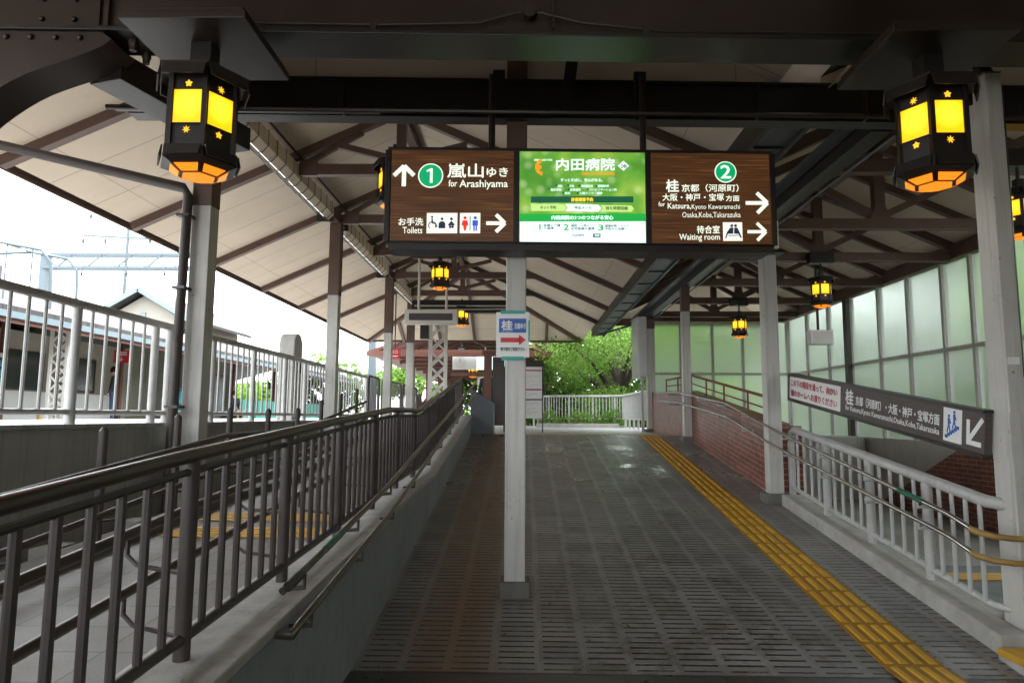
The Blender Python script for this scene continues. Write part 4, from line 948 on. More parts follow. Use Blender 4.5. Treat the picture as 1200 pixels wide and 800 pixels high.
f.text('嵐山', 521.5, 564, 208, 191, .016).text('ゆき', 568, 593, 207, 196, .016).text('for', 523, 533, 219, 211, .01).text('Arashiyama', 536, 593, 222.5, 211, .01)
f.text('お手洗', 465, 494, 266, 257, .014).text('Toilets', 470, 493, 275.5, 268, .008)
f.rect(498, 534, 275.5, 251).rect(537, 561, 275.5, 251)
arrow(f, 579, 263.5, 11, (1, 0), .03)
f.disc(853, 201.5, 13.2, n=36)
f.text('桂', 781.5, 796.5, 226, 211, .02).text('京都（河原町）', 800, 868, 225.8, 216.5, .012).text('大阪・神戸・宝塚', 777, 850, 236.8, 228, .014).text('方面', 852.5, 868.5, 237.3, 230.3, .012)
f.text('for', 772, 779.5, 243.5, 238, .006).text('Katsura,', 783, 810.5, 247.4, 239.5, .008).text('Kyoto Kawaramachi', 811.5, 869, 248.6, 241, .0)
f.text('Osaka,Kobe,Takarazuka', 800, 869.5, 258, 250.5, .0)
f.text('待合室', 817, 844, 276.5, 267, .014).text('Waiting room', 796, 844, 286.5, 277, .006).rect(848, 871, 285.5, 263)
arrow(f, 889, 239.5, 13, (1, 0), .03); arrow(f, 888, 274.5, 11, (1, 0), .026)
f.build('lettering', 'letter', sg)
f = Flat(FY-.003, S); f.disc(501.5, 205.5, 13.5, n=36); f.build('platform_disc', 'letter_green', sg)
f = Flat(FY-.003, S); f.disc(853, 201.5, 11.8, n=36); f.build('platform_disc', 'letter_green', sg)
f = Flat(FY-.006, S); f.rect(500.8, 504, 214.5, 196.8).poly([(496.8, 201.2), (496.8, 199.4), (501.5, 196.8), (501.5, 199.8)], .0006); f.build('platform_number', 'letter', sg)
f = Flat(FY-.006, S); f.text('2', 847, 859, 209.5, 193.5, .02); f.build('platform_number', 'letter', sg)
f = Flat(FY-.003, S)                                      # pictograms
f.disc(504.2, 255.8, 1.3).line(504.2, 257.5, 504.6, 263.5, .012).line(504.6, 263, 508, 263.4, .012).line(508, 263, 510, 268, .012).ring(504.5, 266, 3.6, 4.7, 24, 130, 400)
f.disc(516, 258.2, 1.6).disc(516, 265, 4).rect(512, 520, 269.5, 265).disc(527, 258.2, 1.7).poly([(522.8, 265.4), (527, 260.5), (531.2, 265.4), (529.8, 266.4), (524.2, 266.4)]).disc(525.5, 268, 1.5).disc(528.5, 268, 1.5)
f.line(549, 254.5, 549, 272, .006)
f.disc(858.5, 267.2, 1.7).disc(863, 267.2, 1.7).poly([(856.5, 269.5), (860.3, 269.5), (860, 277), (853.5, 277), (851.5, 282.5), (850.2, 282), (852.5, 275)]).poly([(861.3, 269.5), (865, 269.5), (867.5, 275), (870, 281.5), (868.6, 282.2), (866, 277.2), (861, 277)]).line(854, 279, 866, 279, .006)
f.build('pictogram', 'sign_navy', sg)
f = Flat(FY-.003, S); f.disc(543, 257, 1.9).poly([(540.2, 260), (545.8, 260), (547, 266), (545.3, 266), (544, 272.5), (542, 272.5), (540.7, 266), (539, 266)]); f.build('pictogram', 'sign_red', sg)
f = Flat(FY-.003, S); f.disc(555, 257, 1.9).rect(551.8, 558.2, 266.5, 260).rect(552.8, 554.6, 272.7, 266.5).rect(555.4, 557.2, 272.7, 266.5); f.build('pictogram', 'sign_blue', sg)
# the advert
def A(cx, cy): return S(600+cx/5.92, 165+(cy-2)/5.92)
f = Flat(FY, A); f.rect(45, 925, 728, 570).poly([(362, 448), (596, 455), (616, 480), (596, 504), (362, 500), (382, 474)])
f.text('内田病院', 300, 712, 205, 118, .022).poly([(735, 172), (775, 135), (815, 172), (775, 208)])
f.text('ずっとそばに、安心がある。', 330, 625, 287, 264, .02)
f.text('内科　　　外科　　　消化器内科　　循環器内科', 312, 672, 328, 310, .01).text('整形外科　　　泌尿器科　　　リハビリテーション科', 260, 725, 355, 336, .01).text('眼科　　　人間ドック・健診', 360, 625, 380, 362, .01)
f.text('医療法人社団 内田会', 145, 272, 135, 122, .01)
f.build('advert_text', 'ad_white', sg)
f = Flat(FY-.0005, A); f.rect(45, 925, 574, 518); f.build('advert_band', 'ad_green', sg)
f = Flat(FY-.0005, A); f.rect(122, 842, 438, 394).rect(556, 608, 690, 662, .004)
for x, y in ((302, 314), (384, 314), (462, 316), (582, 320), (249, 340), (386, 342), (521, 344), (349, 368), (450, 371)): f.rect(x-6, x+6, y+6, y-6)
f.build('advert_band', 'ad_dark', sg)
f = Flat(FY-.0005, A); f.poly([(122, 446), (352, 448), (374, 474), (352, 498), (122, 498)]); f.build('advert_arrow', 'ad_lime', sg)
f = Flat(FY-.0005, A); f.poly([(606, 456), (828, 460), (846, 484), (828, 506), (606, 504), (626, 480)]); f.build('advert_arrow', 'ad_lime', sg)
f = Flat(FY-.0045, A); f.text('診察順番予約', 405, 557, 432, 404, .03); f.build('advert_text', 'ad_yellow', sg)
f = Flat(FY-.0045, A); f.text('内田病院の3つのつながる安心', 266, 698, 562, 532, .03); f.text('検索', 566, 600, 686, 667, .01, dy=.004); f.build('advert_text', 'ad_white', sg)
f = Flat(FY-.0045, A); f.text('ネット予約', 186, 298, 486, 462, .02).text('呼出メール', 428, 548, 488, 464, .02).text('待ち時間短縮', 646, 800, 494, 468, .02)
f.text('医療と介護', 212, 328, 612, 594, .02).text('の連携', 212, 280, 632, 614, .02).text('通院、入院と', 402, 530, 614, 596, .02).text('在宅医療の連携', 402, 565, 636, 617, .02).text('健康診断、ドック', 640, 805, 616, 598, .02).text('予防から治療へ', 640, 795, 638, 619, .02)
f.text('内田病院', 410, 494, 682, 664, .01).text('24h', 756, 798, 190, 160, .02); f.build('advert_text', 'ad_text', sg)
f = Flat(FY-.0045, A); f.rect(180, 190, 634, 594).text('2', 350, 386, 636, 596, .03).text('3', 592, 628, 640, 600, .03); f.build('advert_text', 'ad_green', sg)
f = Flat(FY-.003, A); f.ring(213, 180, 40, 62, 24, 100, 250); f.disc(176, 182, 22, 14); f.build('advert_logo', 'ad_orange', sg)
f = Flat(FY-.003, A); f.text('地域とともに歩む病院', 478, 712, 240, 220, .02); f.build('advert_text', 'ad_orange', sg)
# notice strapped on the middle column
nb = thing('column_notice', 'small taped notice with blue panel and red arrow on the middle column', 'sign', (-.10, 5.525, 2.215))
NU = 5.45/800
def Nn(px, py): return ((px-598.5)*NU, (391.5-py)*NU)
MB().box(-.135, .135, 0, .008, -.185, .185).build('board', 'label_white', nb, local=True, bevel=.002)
f = Flat(-.004, Nn); f.rect(582, 614.5, 389, 372); f.build('blue_panel', 'blue', nb)
f = Flat(-.007, Nn); f.text('桂', 585, 598, 386, 374.5, .03).text('方面ゆき', 600.5, 614, 384.5, 377.5, .02); f.text('for Katsura', 585, 598, 388.4, 386.8, .0); f.build('lettering', 'gold_letter', nb)
f = Flat(-.004, Nn); f.rect(584, 607, 400.5, 395).poly([(606, 404), (614, 397.5), (606, 391.5)]); f.build('red_arrow', 'red', nb)
f = Flat(-.004, Nn); f.text('地下道をご利用下さい', 584, 613, 411, 406.5, .02); f.build('lettering', 'letter_black', nb)
MB().box(-.10, .10, -.004, -.001, .172, .20).box(-.09, .09, -.004, -.001, -.21, -.178).box(.125, .14, -.004, -.001, -.05, .12).build('green_tape', 'green_tape_pale' if 'green_tape_pale' in M else 'teal', nb, local=True)

# long stairs sign above the fence
bs = bpy.data.objects.new('stairs_sign', None); COL.objects.link(bs); tag(bs, 'long dark sloping sign board with stairs symbol above the white fence', 'sign')
ex = Vector((0, -1, -.1385)).normalized(); ey = Vector((1, 0, 0)); ez = ex.cross(ey)
o0 = Vector((3.24, 8.42, 1.935))
bs.matrix_world = Matrix(((ex.x, ey.x, ez.x, o0.x), (ex.y, ey.y, ez.y, o0.y), (ex.z, ey.z, ez.z, o0.z), (0, 0, 0, 1)))
LS = 3.54
MB().box(0, LS, 0, .05, -.145, .145).build('board', 'sign_brown', bs, local=True)
MB().box(-.01, LS, -.012, .06, .1455, .17).box(-.01, LS, -.012, .06, -.17, -.1455).box(-.035, -.011, -.012, .06, -.17, .17).build('frame', 'black_steel', bs, local=True)
f = Flat(-.003); f.rect(0, 1.34, -.13, .13); f.build('white_panel', 'label_white', bs)
f = Flat(-.006); f.text('この下の階段を通って、向かい', .05, 1.28, .02, .10, .03).text('側のホームへお渡りください', .05, 1.28, -.1, -.02, .03); f.build('lettering', 'letter_red', bs)
f = Flat(-.003); f.text('桂', 1.46, 1.62, -.03, .115, .03).text('京都（河原町）・大阪・神戸・宝塚方面', 1.67, 3.02, -.02, .07, .02).text('for Katsura,Kyoto Kawaramachi,Osaka,Kobe,Takarazuka', 1.46, 3.02, -.105, -.04, .014)
f.rect(3.07, 3.29, -.12, .135)
f.line(3.52, .10, 3.37, -.07, .035).line(3.365, -.085, 3.365, .08, .035, dy=.001).line(3.35, -.085, 3.51, -.085, .035, dy=.002); f.build('lettering', 'gold_letter', bs)
f = Flat(-.006)
for i in range(6): f.rect(3.095+i*.027, 3.095+i*.027+.033, -.095+i*.016, -.07+i*.016)
for x, y in ((3.14, -.04), (3.205, -.005)): f.disc(x, y+.115, .012).poly([(x-.014, y+.1), (x+.014, y+.1), (x+.01, y+.05), (x-.01, y+.05)]).line(x, y+.055, x-.02, y-.01, .01).line(x, y+.055, x+.018, y+.0, .01).line(x, y+.095, x+.025, y+.06, .008)
f.build('pictogram', 'blue', bs)

# hanging train display on two pale poles
td = thing('train_display', 'white hanging display box with dark blank strip on two pale poles', 'display', (-2.22, 16, 3.7))
MB().box(-2.85, -1.6, 15.9, 16.1, 3.71, 4.06).build('casing', 'plastic_white', td, bevel=.015)
MB().box(-2.74, -1.71, 15.893, 15.9, 3.80, 3.965).build('screen', 'dark_panel', td)
for x in (-2.53, -1.87): MB().tube([(x, 16.0, 4.05), (x, 16.0, 5.3)], .032, 10).build('pole', 'plastic_white', td, smooth=True)
MB().box(-2.7, -1.7, 15.95, 16.05, 5.3, 5.36).build('top_bar', 'brown', td)
# slanted grey panel closing the end of the ramp wall
ep = thing('end_panel', 'slate grey sheet-metal box with slanted top at the head of the ramp wall', 'panel', (-.85, 13.75, 1.2))
MB().prism([(-1.08, 13.64, 1.2), (-.63, 13.64, 1.2), (-.63, 13.64, 1.83), (-1.08, 13.64, 2.12)], (0, .75, 0)).build('sheet', 'grey_box', ep, bevel=.01)
# white cabinet on the far column
cbn = thing('wall_cabinet', 'tall white metal cabinet fixed high on the far grey column', 'cabinet', (3.06, 17.2, 2.55))
MB().box(2.80, 3.015, 16.86, 17.9, 2.55, 4.05).build('casing', 'cabinet', cbn, bevel=.01)
MB().box(2.792, 2.799, 16.95, 17.85, 2.6, 3.4).box(2.792, 2.799, 16.95, 17.85, 3.44, 4.0).build('door', 'cabinet', cbn)
MB().box(2.92, 2.98, 17.2, 17.26, 1.2, 2.55).build('support', 'grey_paint', cbn)
# dark square beam with pipes at the end of the canopy
bb = thing('end_beam', 'thick black beam with bright pipes crossing under the far canopy end', 'beam', (-1.7, 20.8, 4.7))
MB().box(-3.5, -.2, 20.75, 20.95, 4.72, 5.12).build('beam', 'black_steel', bb)
MB().tube([(-3.4, 20.7, 4.93), (-.3, 20.7, 4.93)], .025, 8).tube([(-3.4, 20.7, 4.8), (-.3, 20.7, 4.84)], .018, 8).build('pipe', 'grey_paint', bb, smooth=True)
MB().box(-3.2, -2.95, 20.6, 20.85, 3.9, 4.72).build('speaker_horn', 'black_steel', bb)

# ================================================================== FAR PLATFORM
def lattice_column(name, label, x, y, z0, z1, wd, dpt, mat='plastic_white', n=7):
    t = thing(name, label, 'column', (x, y, z0))
    for dx in (-1, 1):
        for dy in (-1, 1): MB().box(x+dx*wd/2-.035, x+dx*wd/2+.035, y+dy*dpt/2-.03, y+dy*dpt/2+.03, z0, z1).build('angle_post', mat, t)
    b = MB(); h = (z1-z0)/n
    for i in range(n):
        for s in (-1, 1):
            b.beam((x-wd/2*s, y-dpt/2, z0+i*h), (x+wd/2*s, y-dpt/2, z0+(i+1)*h), .05, .015, up=(0, 1, 0)); b.beam((x-wd/2*s, y+dpt/2, z0+i*h), (x+wd/2*s, y+dpt/2, z0+(i+1)*h), .05, .015, up=(0, 1, 0))
    b.build('lattice', mat, t); return t
lattice_column('lattice_column', 'cream riveted lattice column behind the dark railing', -2.82, 22.0, 1.2, 4.62, .5, .4)
fc = thing('far_canopy', 'older brown timber canopy farther along the platform', 'canopy', (-2.5, 38, 4))
MB().prism([(-6.2, 26.6, 3.95), (-2.6, 26.6, 5.3), (1.0, 26.6, 3.95), (1.0, 26.6, 4.08), (-2.6, 26.6, 5.45), (-6.2, 26.6, 4.08)], (0, 32, 0)).build('roof_deck', 'rust_brown', fc)
for y in [26.8+2.4*i for i in range(9)]:
    MB().box(-5.8, .7, y-.08, y+.08, 3.98, 4.16).build('tie_beam', 'rust_brown', fc)
    MB().beam((-5.8, y, 4.0), (-2.6, y, 5.18), .1, .12).beam((.7, y, 4.0), (-2.6, y, 5.18), .1, .12).build('rafter', 'rust_brown', fc)
for i in range(26): MB().beam((-.3, 26.8+i*1.1, 4.36), (.98, 26.8+i*1.1, 3.87), .07, .1).build('rafter_end', 'rust_brown', fc)
MB().box(-6.2, 1.02, 26.5, 26.58, 3.88, 4.1).build('fascia', 'rust_brown', fc)
for y in (29, 33.8, 38.6, 43.4):
    for x in (-4.8, -.7):
        c = MB().box(x-.1, x+.1, y-.1, y+.1, 1.2, 3.98).build('canopy_post', ['rust_brown', 'teal'][0], fc)
tb = MB().box(-4.93, -4.67, 28.85, 29.15, 1.2, 2.6).build('teal_sleeve', 'teal', fc)
hs_ = thing('information_screen', 'pale lit screen and white clock panel hanging under the far canopy', 'screen', (-1.9, 27.3, 3.5))
MB().box(-1.92, -.75, 27.2, 27.32, 3.42, 4.05).build('screen', 'screen_white', hs_)
MB().box(-2.9, -1.93, 27.2, 27.32, 3.42, 4.02).build('clock_board', 'label_white', hs_)
MB().lathe([(.24, 0), (.24, .02), (.22, .022), (0, .022)], (-2.6, 27.2, 3.72), 20, axis='y').build('clock_face', 'plastic_white', hs_)
MB().beam((-2.6, 27.172, 3.72), (-2.6, 27.172, 3.88), .02, .004).beam((-2.6, 27.171, 3.72), (-2.5, 27.171, 3.66), .02, .004).build('clock_hands', 'letter_black', hs_)
MB().box(-2.95, -.5, 27.15, 27.3, 3.18, 3.3).tube([(-.6, 27.2, 3.15), (-.6, 27.2, 3.98)], .025, 6).tube([(-2.9, 27.25, 3.2), (-2.9, 27.25, 3.98)], .025, 6).build('support_bar', 'rust_brown', hs_)
td2 = copy_tree(td); td2['label'] = 'distant white display box hanging below the far canopy screen'; td2.location = (-1.35, 28.5, 2.85)
tp = thing('timber_post', 'red-brown timber post standing between the grey panel and the middle column', 'post', (-.85, 16, 1.2))
MB().box(-.96, -.78, 15.95, 16.12, 1.2, 3.0).build('shaft', 'rust_brown', tp)
MB().box(-.76, -.48, 16.02, 16.08, 1.35, 2.95).build('dark_board', 'girder', tp); MB().box(-1.0, -.4, 15.95, 16.15, 3.0, 3.1).build('cross_piece', 'rust_brown', tp)
MB().box(-.74, -.71, 16.0, 16.1, 1.2, 1.36).box(-.5, -.47, 16.0, 16.1, 1.2, 1.36).build('foot', 'girder', tp)
nt_ = thing('timetable_board', 'white timetable board with magenta bands on thin dark legs', 'notice board', (.1, 16.0, 1.2))
MB().box(-.45, .40, 16.0, 16.05, 1.52, 2.72).build('board', 'label_white', nt_)
MB().box(-.47, .42, 15.985, 16.06, 2.72, 2.86).box(.40, .43, 15.985, 16.06, 1.2, 2.72).box(-.48, -.45, 15.985, 16.06, 1.2, 2.72).box(-.45, .4, 15.985, 15.999, 1.94, 1.97).build('frame', 'girder', nt_)
f = Flat(15.996); f.rect(-.44, .39, 2.62, 2.65).rect(-.44, .39, 2.17, 2.205); f.build('magenta_band', paint('magenta', (.45, .03, .16)), nt_)
for o in kids(nt_):
    if o.name.startswith('magenta'): o.location = -Vector(nt_.location)
g = Flat(15.996)
for i in range(24): g.rect(-.40, .05+.32*((i*7) % 5)/5, 1.58+i*.042, 1.586+i*.042)
g.b.build('printed_lines', 'platform_wall', nt_)
# white curved fence behind a planted kerb
ff = thing('platform_fence', 'white baluster fence curving round the end of the platform before the trees', 'fence', (1.8, 25, 1.2))
pth = [(.35, 26.5), (.6, 25.2), (1.3, 24.6), (3.0, 24.4), (3.42, 23.9), (3.45, 22), (3.45, 18.4)]
MB().tube([(x, y, 2.30) for x, y in pth], .035, 8).build('top_rail', 'white_rail', ff, smooth=True)
MB().tube([(x, y, 1.5) for x, y in pth], .022, 8).build('bottom_rail', 'white_rail', ff, smooth=True)
seg = []; tot = 0
for a, b in zip(pth, pth[1:]): L_ = math.dist(a, b); seg.append((a, b, L_, tot)); tot += L_
nb_ = 84
for i in range(nb_+1):
    d = tot*i/nb_
    for a, b, L_, t0 in seg:
        if t0 <= d <= t0+L_+1e-6: k = (d-t0)/L_; p = (a[0]+(b[0]-a[0])*k, a[1]+(b[1]-a[1])*k); break
    if i % 7 == 0: MB().tube([(p[0], p[1], 1.2), (p[0], p[1], 2.3)], .035, 8).build('post', 'white_rail', ff, smooth=True)
    else: inst('baluster', wrod, ff, (p[0], p[1], 1.5), (1, 1, .8))
pk = thing('planter_kerb', 'low stone kerb holding weeds in front of the white platform fence', 'kerb', (1.8, 24, 1.2))
MB().box(.4, 3.2, 23.4, 23.6, 1.19, 1.34).build('kerb_stone', 'concrete', pk, bevel=.01)
MB().box(.45, 3.4, 23.6, 24.3, 1.19, 1.27).build('soil', 'dirt', pk)

# ================================================================== VEGETATION
def leaf_mesh(name, blobs, n, size, seed, mat):
    rnd = random.Random(seed); b = MB(); tw = sum(q[1][0]*q[1][1]*q[1][2] for q in blobs)
    for (c, rad) in blobs:
        m = int(n*rad[0]*rad[1]*rad[2]/tw)
        for _ in range(m):
            while True:
                p = Vector((rnd.uniform(-1, 1), rnd.uniform(-1, 1), rnd.uniform(-1, 1)))
                if .25 < p.length < 1 or (p.length <= .25 and rnd.random() < .3): break
            q = Vector((c[0]+p.x*rad[0], c[1]+p.y*rad[1], c[2]+p.z*rad[2]))
            nrm = Vector((rnd.gauss(0, 1), rnd.gauss(0, 1), rnd.gauss(.6, 1))).normalized(); a = nrm.orthogonal().normalized(); a.rotate(Matrix.Rotation(rnd.random()*6.28, 3, nrm)); d = nrm.cross(a)
            s = size*rnd.uniform(.6, 1.3)
            b.add([q-a*s, q-d*s*.45, q+a*s, q+d*s*.45], [(0, 1, 2, 3)])
    return b.build(name, mat)
def tree(label, x, y, z, h, r, seed, mat='leaf', n=5200, size=.16, name='tree', group='trees beyond the platform', low=True):
    rnd = random.Random(seed); t = thing(name, label, 'tree', (x, y, z), group)
    tk = MB(); tk.tube([(0, 0, -.2), (.05, 0, h*.2), (.15*rnd.uniform(-1, 1), .1, h*.42), (.3*rnd.uniform(-1, 1), .2, h*.75)], [r*.085, r*.065, r*.05, r*.02], 9)
    blobs = []
    for i in range(13):
        a = i*2.4+rnd.random(); e = rnd.uniform(.1, .95); rr_ = r*(.75-.45*abs(e-.4))
        c = (math.cos(a)*rr_, math.sin(a)*rr_, h*(.38+.52*e)); s = r*rnd.uniform(.32, .52); blobs.append((c, (s, s, s*.62)))
        tk.tube([(0, 0, h*(.2+.25*e)), (c[0]*.5, c[1]*.5, (h*(.28+.3*e)+c[2])/2), (c[0]*.95, c[1]*.95, c[2])], [r*.035, r*.024, r*.008], 6)
    if low: blobs += [((math.cos(i*.9)*r*.62, math.sin(i*.9)*r*.62, h*(.12+.05*(i % 3))), (r*.42, r*.42, h*.13)) for i in range(7)]
    tk.build('trunk', 'trunk', t, local=True, smooth=True)
    o = leaf_mesh('crown', blobs, n, size, seed, mat); o.parent = t; return t
for k, (x, y, lb) in enumerate(((1.2, 27.2, 'low bright shrub behind the left part of the white platform fence'), (2.9, 26.6, 'low shrub behind the middle of the white platform fence'), (4.9, 25.2, 'shrub behind the corner of the white platform fence'), (6.2, 22.0, 'shrub beside the white platform fence nearest the cabinet'))):
    sb = thing('shrub', lb, 'shrub', (x, y, 0), 'shrubs behind the platform fence')
    MB().tube([(0, 0, -.1), (.05, .05, 1.2), (.1, -.05, 2.0)], [.05, .03, .01], 6).build('stem', 'trunk', sb, local=True)
    o = leaf_mesh('foliage', [((0, 0, 1.2), (1.1, .8, 1.2)), ((.5, .2, 2.2), (.9, .7, .7)), ((-.6, .1, 1.9), (.8, .7, .7))], 3000, .09, 60+k, 'leaf' if k % 2 else 'leaf_dark'); o.parent = sb
tree('fresh green tree with a leaning dark trunk right behind the white platform fence', 3.9, 28.5, -.1, 8.2, 3.6, 3, n=26000, size=.075)
tree('bright leafy tree filling the gap behind the timetable board', 1.0, 31.5, -.1, 8.6, 3.6, 5, n=22000, size=.085)
tree('broad deep green tree farther back between two brighter trees', 4.6, 37, -.1, 12, 5.4, 8, mat='leaf_dark', n=7000, size=.2)
tree('tall leafy tree seen blurred through the short frosted glass wall', 8.8, 29.5, -.1, 9, 4.2, 11, n=5000, size=.2)
tree('leafy tree blurred behind the long frosted window wall, near its far end', 13.6, 20.5, -.1, 9, 4.3, 13, mat='leaf_dark', n=4500, size=.22)
tree('leafy tree blurred behind the middle of the long frosted window wall', 13.4, 13.0, -.1, 8, 4, 17, n=4500, size=.22)
tree('green tree glimpsed beside the black drainpipe at the photo edge', 12.6, 7.5, -.1, 8, 3.6, 19, n=4500, size=.2)
tree('distant pale tree beyond the rounded concrete post', -13, 44, -.1, 5.6, 3.2, 23, n=4000, size=.2)
tree('small distant tree seen between the track-side columns', -8, 52, -.1, 6.5, 3.6, 29, n=4000, size=.22)
tree('distant green tree behind the lattice column', -4.6, 66, -.1, 7, 4, 31, n=3500, size=.25)
wl_ = leaf_mesh('treeline', [((-3+i*2.6, 50+3*math.sin(i*1.3), 4.2+1.2*math.sin(i*2.1)), (2.4, 2.2, 5.2)) for i in range(13)]+[((-1+i*1.6, 39+2*math.sin(i*1.9), 3.2+.7*math.sin(i*2.7)), (1.6, 1.5, 3.4)) for i in range(9)]+[((19+2*math.sin(i*1.7), 3+i*3.1, 3.6+math.sin(i*2.3)), (2.2, 2.4, 4.4)) for i in range(15)], 42000, .24, 47, 'leaf_dark'); struct(wl_, 'stuff')
hb = leaf_mesh('hedge', [((9.6, 7+i*1.5, 1.2+.2*math.sin(i*1.9)), (.9, 1.1, 1.5)) for i in range(10)], 6000, .12, 49, 'leaf_dark'); tag(hb, 'leafy hedge blurred low behind the long frosted window wall', 'hedge')
wd_ = leaf_mesh('weeds', [((.6+.28*i, 23.95, 1.45+.12*math.sin(i*1.7)), (.22, .3, .28+.1*math.sin(i*2.3))) for i in range(11)], 2200, .05, 41, 'leaf'); struct(wd_, 'stuff')
hd = leaf_mesh('hedge', [((-22, 14+i*2.1, 2.6+.2*math.sin(i)), (1.4, 1.5, 1.6)) for i in range(22)], 15000, .2, 43, 'hedge'); tag(hd, 'bright green clipped hedge behind the opposite platform', 'hedge')

# ================================================================== OPPOSITE PLATFORM
ob = thing('station_house', 'opposite station building with shingled awning and cream walls', 'building', (-14.5, 20, 1.28))
MB().box(-19, -14.4, 4, 24.5, 1.28, 3.9).build('wall', 'cream', ob)
MB().add([(-11.0, -4, 3.86), (-11.0, 46, 3.86), (-15.2, 46, 5.32), (-15.2, -4, 5.32), (-11.0, -4, 3.7), (-11.0, 46, 3.7), (-15.2, 46, 5.12), (-15.2, -4, 5.12), (-20, -4, 3.9), (-20, 46, 3.9), (-20, -4, 3.75), (-20, 46, 3.75)],
      [(0, 1, 2, 3), (4, 7, 6, 5), (0, 4, 5, 1), (0, 3, 7, 4), (1, 5, 6, 2), (3, 2, 9, 8), (7, 10, 11, 6), (8, 9, 11, 10), (3, 8, 10, 7), (2, 6, 11, 9)]).build('awning', 'shingle', ob)
MB().box(-11.06, -10.97, -4, 46, 3.60, 3.74).build('awning_fascia', 'light_blue', ob); MB().box(-11.12, -11.07, -4, 46, 3.50, 3.66).build('awning_lining', 'rust_brown', ob)
for i in range(16): MB().beam((-11.1, -3+i*3, 3.58), (-14.4, -3+i*3, 4.7), .1, .14).build('awning_beam', 'rust_brown', ob)
for y, w_ in ((14.2, 1.0), (19.2, 1.6), (21.9, 1.1)):
    wn_ = MB().box(-14.41, -14.34, y-w_/2-.08, y+w_/2+.08, 2.25, 3.35).build('window', 'girder', ob); MB().box(-14.345, -14.33, y-w_/2, y+w_/2, 2.32, 3.28).build('pane', 'glass_dark', wn_)
MB().box(-14.41, -14.30, 18.1, 23.9, 1.28, 2.2).build('counter_panel', 'label_white', ob)
for y in (17.9, 20.7, 23.2): MB().box(-14.0, -13.85, y-.07, y+.07, 1.28, 4.4).build('timber_post', 'rust_brown', ob)
for y in (5, 10, 25, 30, 35): MB().box(-13.0, -12.85, y-.07, y+.07, 1.28, 4.15).build('timber_post', 'rust_brown', ob)
gh = thing('gabled_house', 'cream house with blue-edged gable rising above the shingled awning', 'house', (-18, 30, 0))
gx0, gx1, gz, gp_ = -18.9, -14.9, 5.75, 6.95
MB().prism([(gx0+.3, 29.6, 0), (gx1-.3, 29.6, 0), (gx1-.3, 29.6, gz), ((gx0+gx1)/2, 29.6, gp_-.15), (gx0+.3, 29.6, gz)], (0, 6, 0)).build('wall', 'cream', gh)
xm_ = (gx0+gx1)/2
MB().add([(gx0-.3, 29.1, gz-.15), (xm_, 29.1, gp_), (xm_, 36, gp_), (gx0-.3, 36, gz-.15), (gx0-.3, 29.1, gz-.02), (xm_, 29.1, gp_+.14), (xm_, 36, gp_+.14), (gx0-.3, 36, gz-.02), (gx1+.3, 29.1, gz-.15), (gx1+.3, 36, gz-.15), (gx1+.3, 29.1, gz-.02), (gx1+.3, 36, gz-.02)],
     [(4, 5, 6, 7), (5, 10, 11, 6), (0, 3, 2, 1), (1, 2, 9, 8), (0, 1, 5, 4), (1, 8, 10, 5), (0, 4, 7, 3), (8, 9, 11, 10), (2, 3, 7, 6), (9, 2, 6, 11)]).build('roof', 'shingle', gh)
MB().beam((gx0-.3, 29.05, gz-.1), (xm_, 29.05, gp_+.05), .06, .2).beam((xm_, 29.05, gp_+.05), (gx1+.3, 29.05, gz-.1), .06, .2).build('bargeboard', 'light_blue', gh)
MB().box(xm_-.12, xm_+.12, 29.55, 29.6, 5.6, 6.05).build('vent_window', 'light_blue', gh)
lattice_column('lattice_column', 'pale lattice column on the opposite platform beside the vending machine', -11.9, 17.3, 1.28, 3.8, .42, .3, n=6)
vm = thing('vending_machine', 'white drinks vending machine against the cream wall across the tracks', 'vending machine', (-14.0, 12.6, 1.3))
vm.location = (-13.9, 17.0, 1.3)
MB().box(-14.28, -13.6, 16.55, 17.55, 1.33, 3.13).build('cabinet', 'cabinet', vm, bevel=.03)
MB().box(-13.598, -13.585, 16.65, 17.45, 2.25, 3.0).build('display_window', 'glass_dark', vm)
g = MB()
for r_ in range(3):
    for k in range(7): g.lathe([(.035, 0), (.035, .14), (.02, .17), (0, .17)], (-13.57, 16.72+k*.11, 2.3+r_*.23), 8)
g.build('drink_row', 'blue_tarp', vm, smooth=True)
MB().box(-13.598, -13.58, 17.2, 17.4, 1.85, 2.1).box(-13.598, -13.58, 16.7, 17.4, 1.45, 1.62).build('slot_panel', 'dark_panel', vm)
for y in (16.6, 17.4): MB().box(-14.2, -13.7, y, y+.08, 1.281, 1.33).build('foot', 'girder', vm)
rs = thing('hanging_sign', 'red square sign hanging under the opposite awning', 'sign', (-13, 21.9, 3.3))
MB().box(-13.35, -12.85, 21.85, 21.93, 3.22, 3.62).build('board', 'red', rs); MB().tube([(-13.1, 21.89, 3.62), (-13.1, 21.89, 4.2)], .02, 6).build('rod', 'girder', rs, smooth=True)
f = Flat(-.001); f.text('↓', -.06, .06, -.15, .0, .03).rect(-.17, .17, .04, .08).rect(-.17, .17, .11, .15); o = f.b.build('lettering', 'label_white', rs, local=True); o.location = (-.1, -.055, .12)
rs2 = thing('hanging_sign', 'red square sign hanging beside the black-topped column near the canopy end', 'sign', (-3.85, 20, 3.25))
MB().box(-4.0, -3.68, 19.95, 20.02, 3.22, 3.54).build('board', 'red', rs2); MB().tube([(-3.84, 19.98, 3.54), (-3.84, 19.98, 5.2)], .018, 6).build('rod', 'girder', rs2, smooth=True)
f = Flat(-.001); f.text('出口', -.1, .1, .02, .11, .03).rect(-.11, .11, -.08, -.05); o = f.b.build('lettering', 'label_white', rs2, local=True); o.location = (.0, -.055, .12)
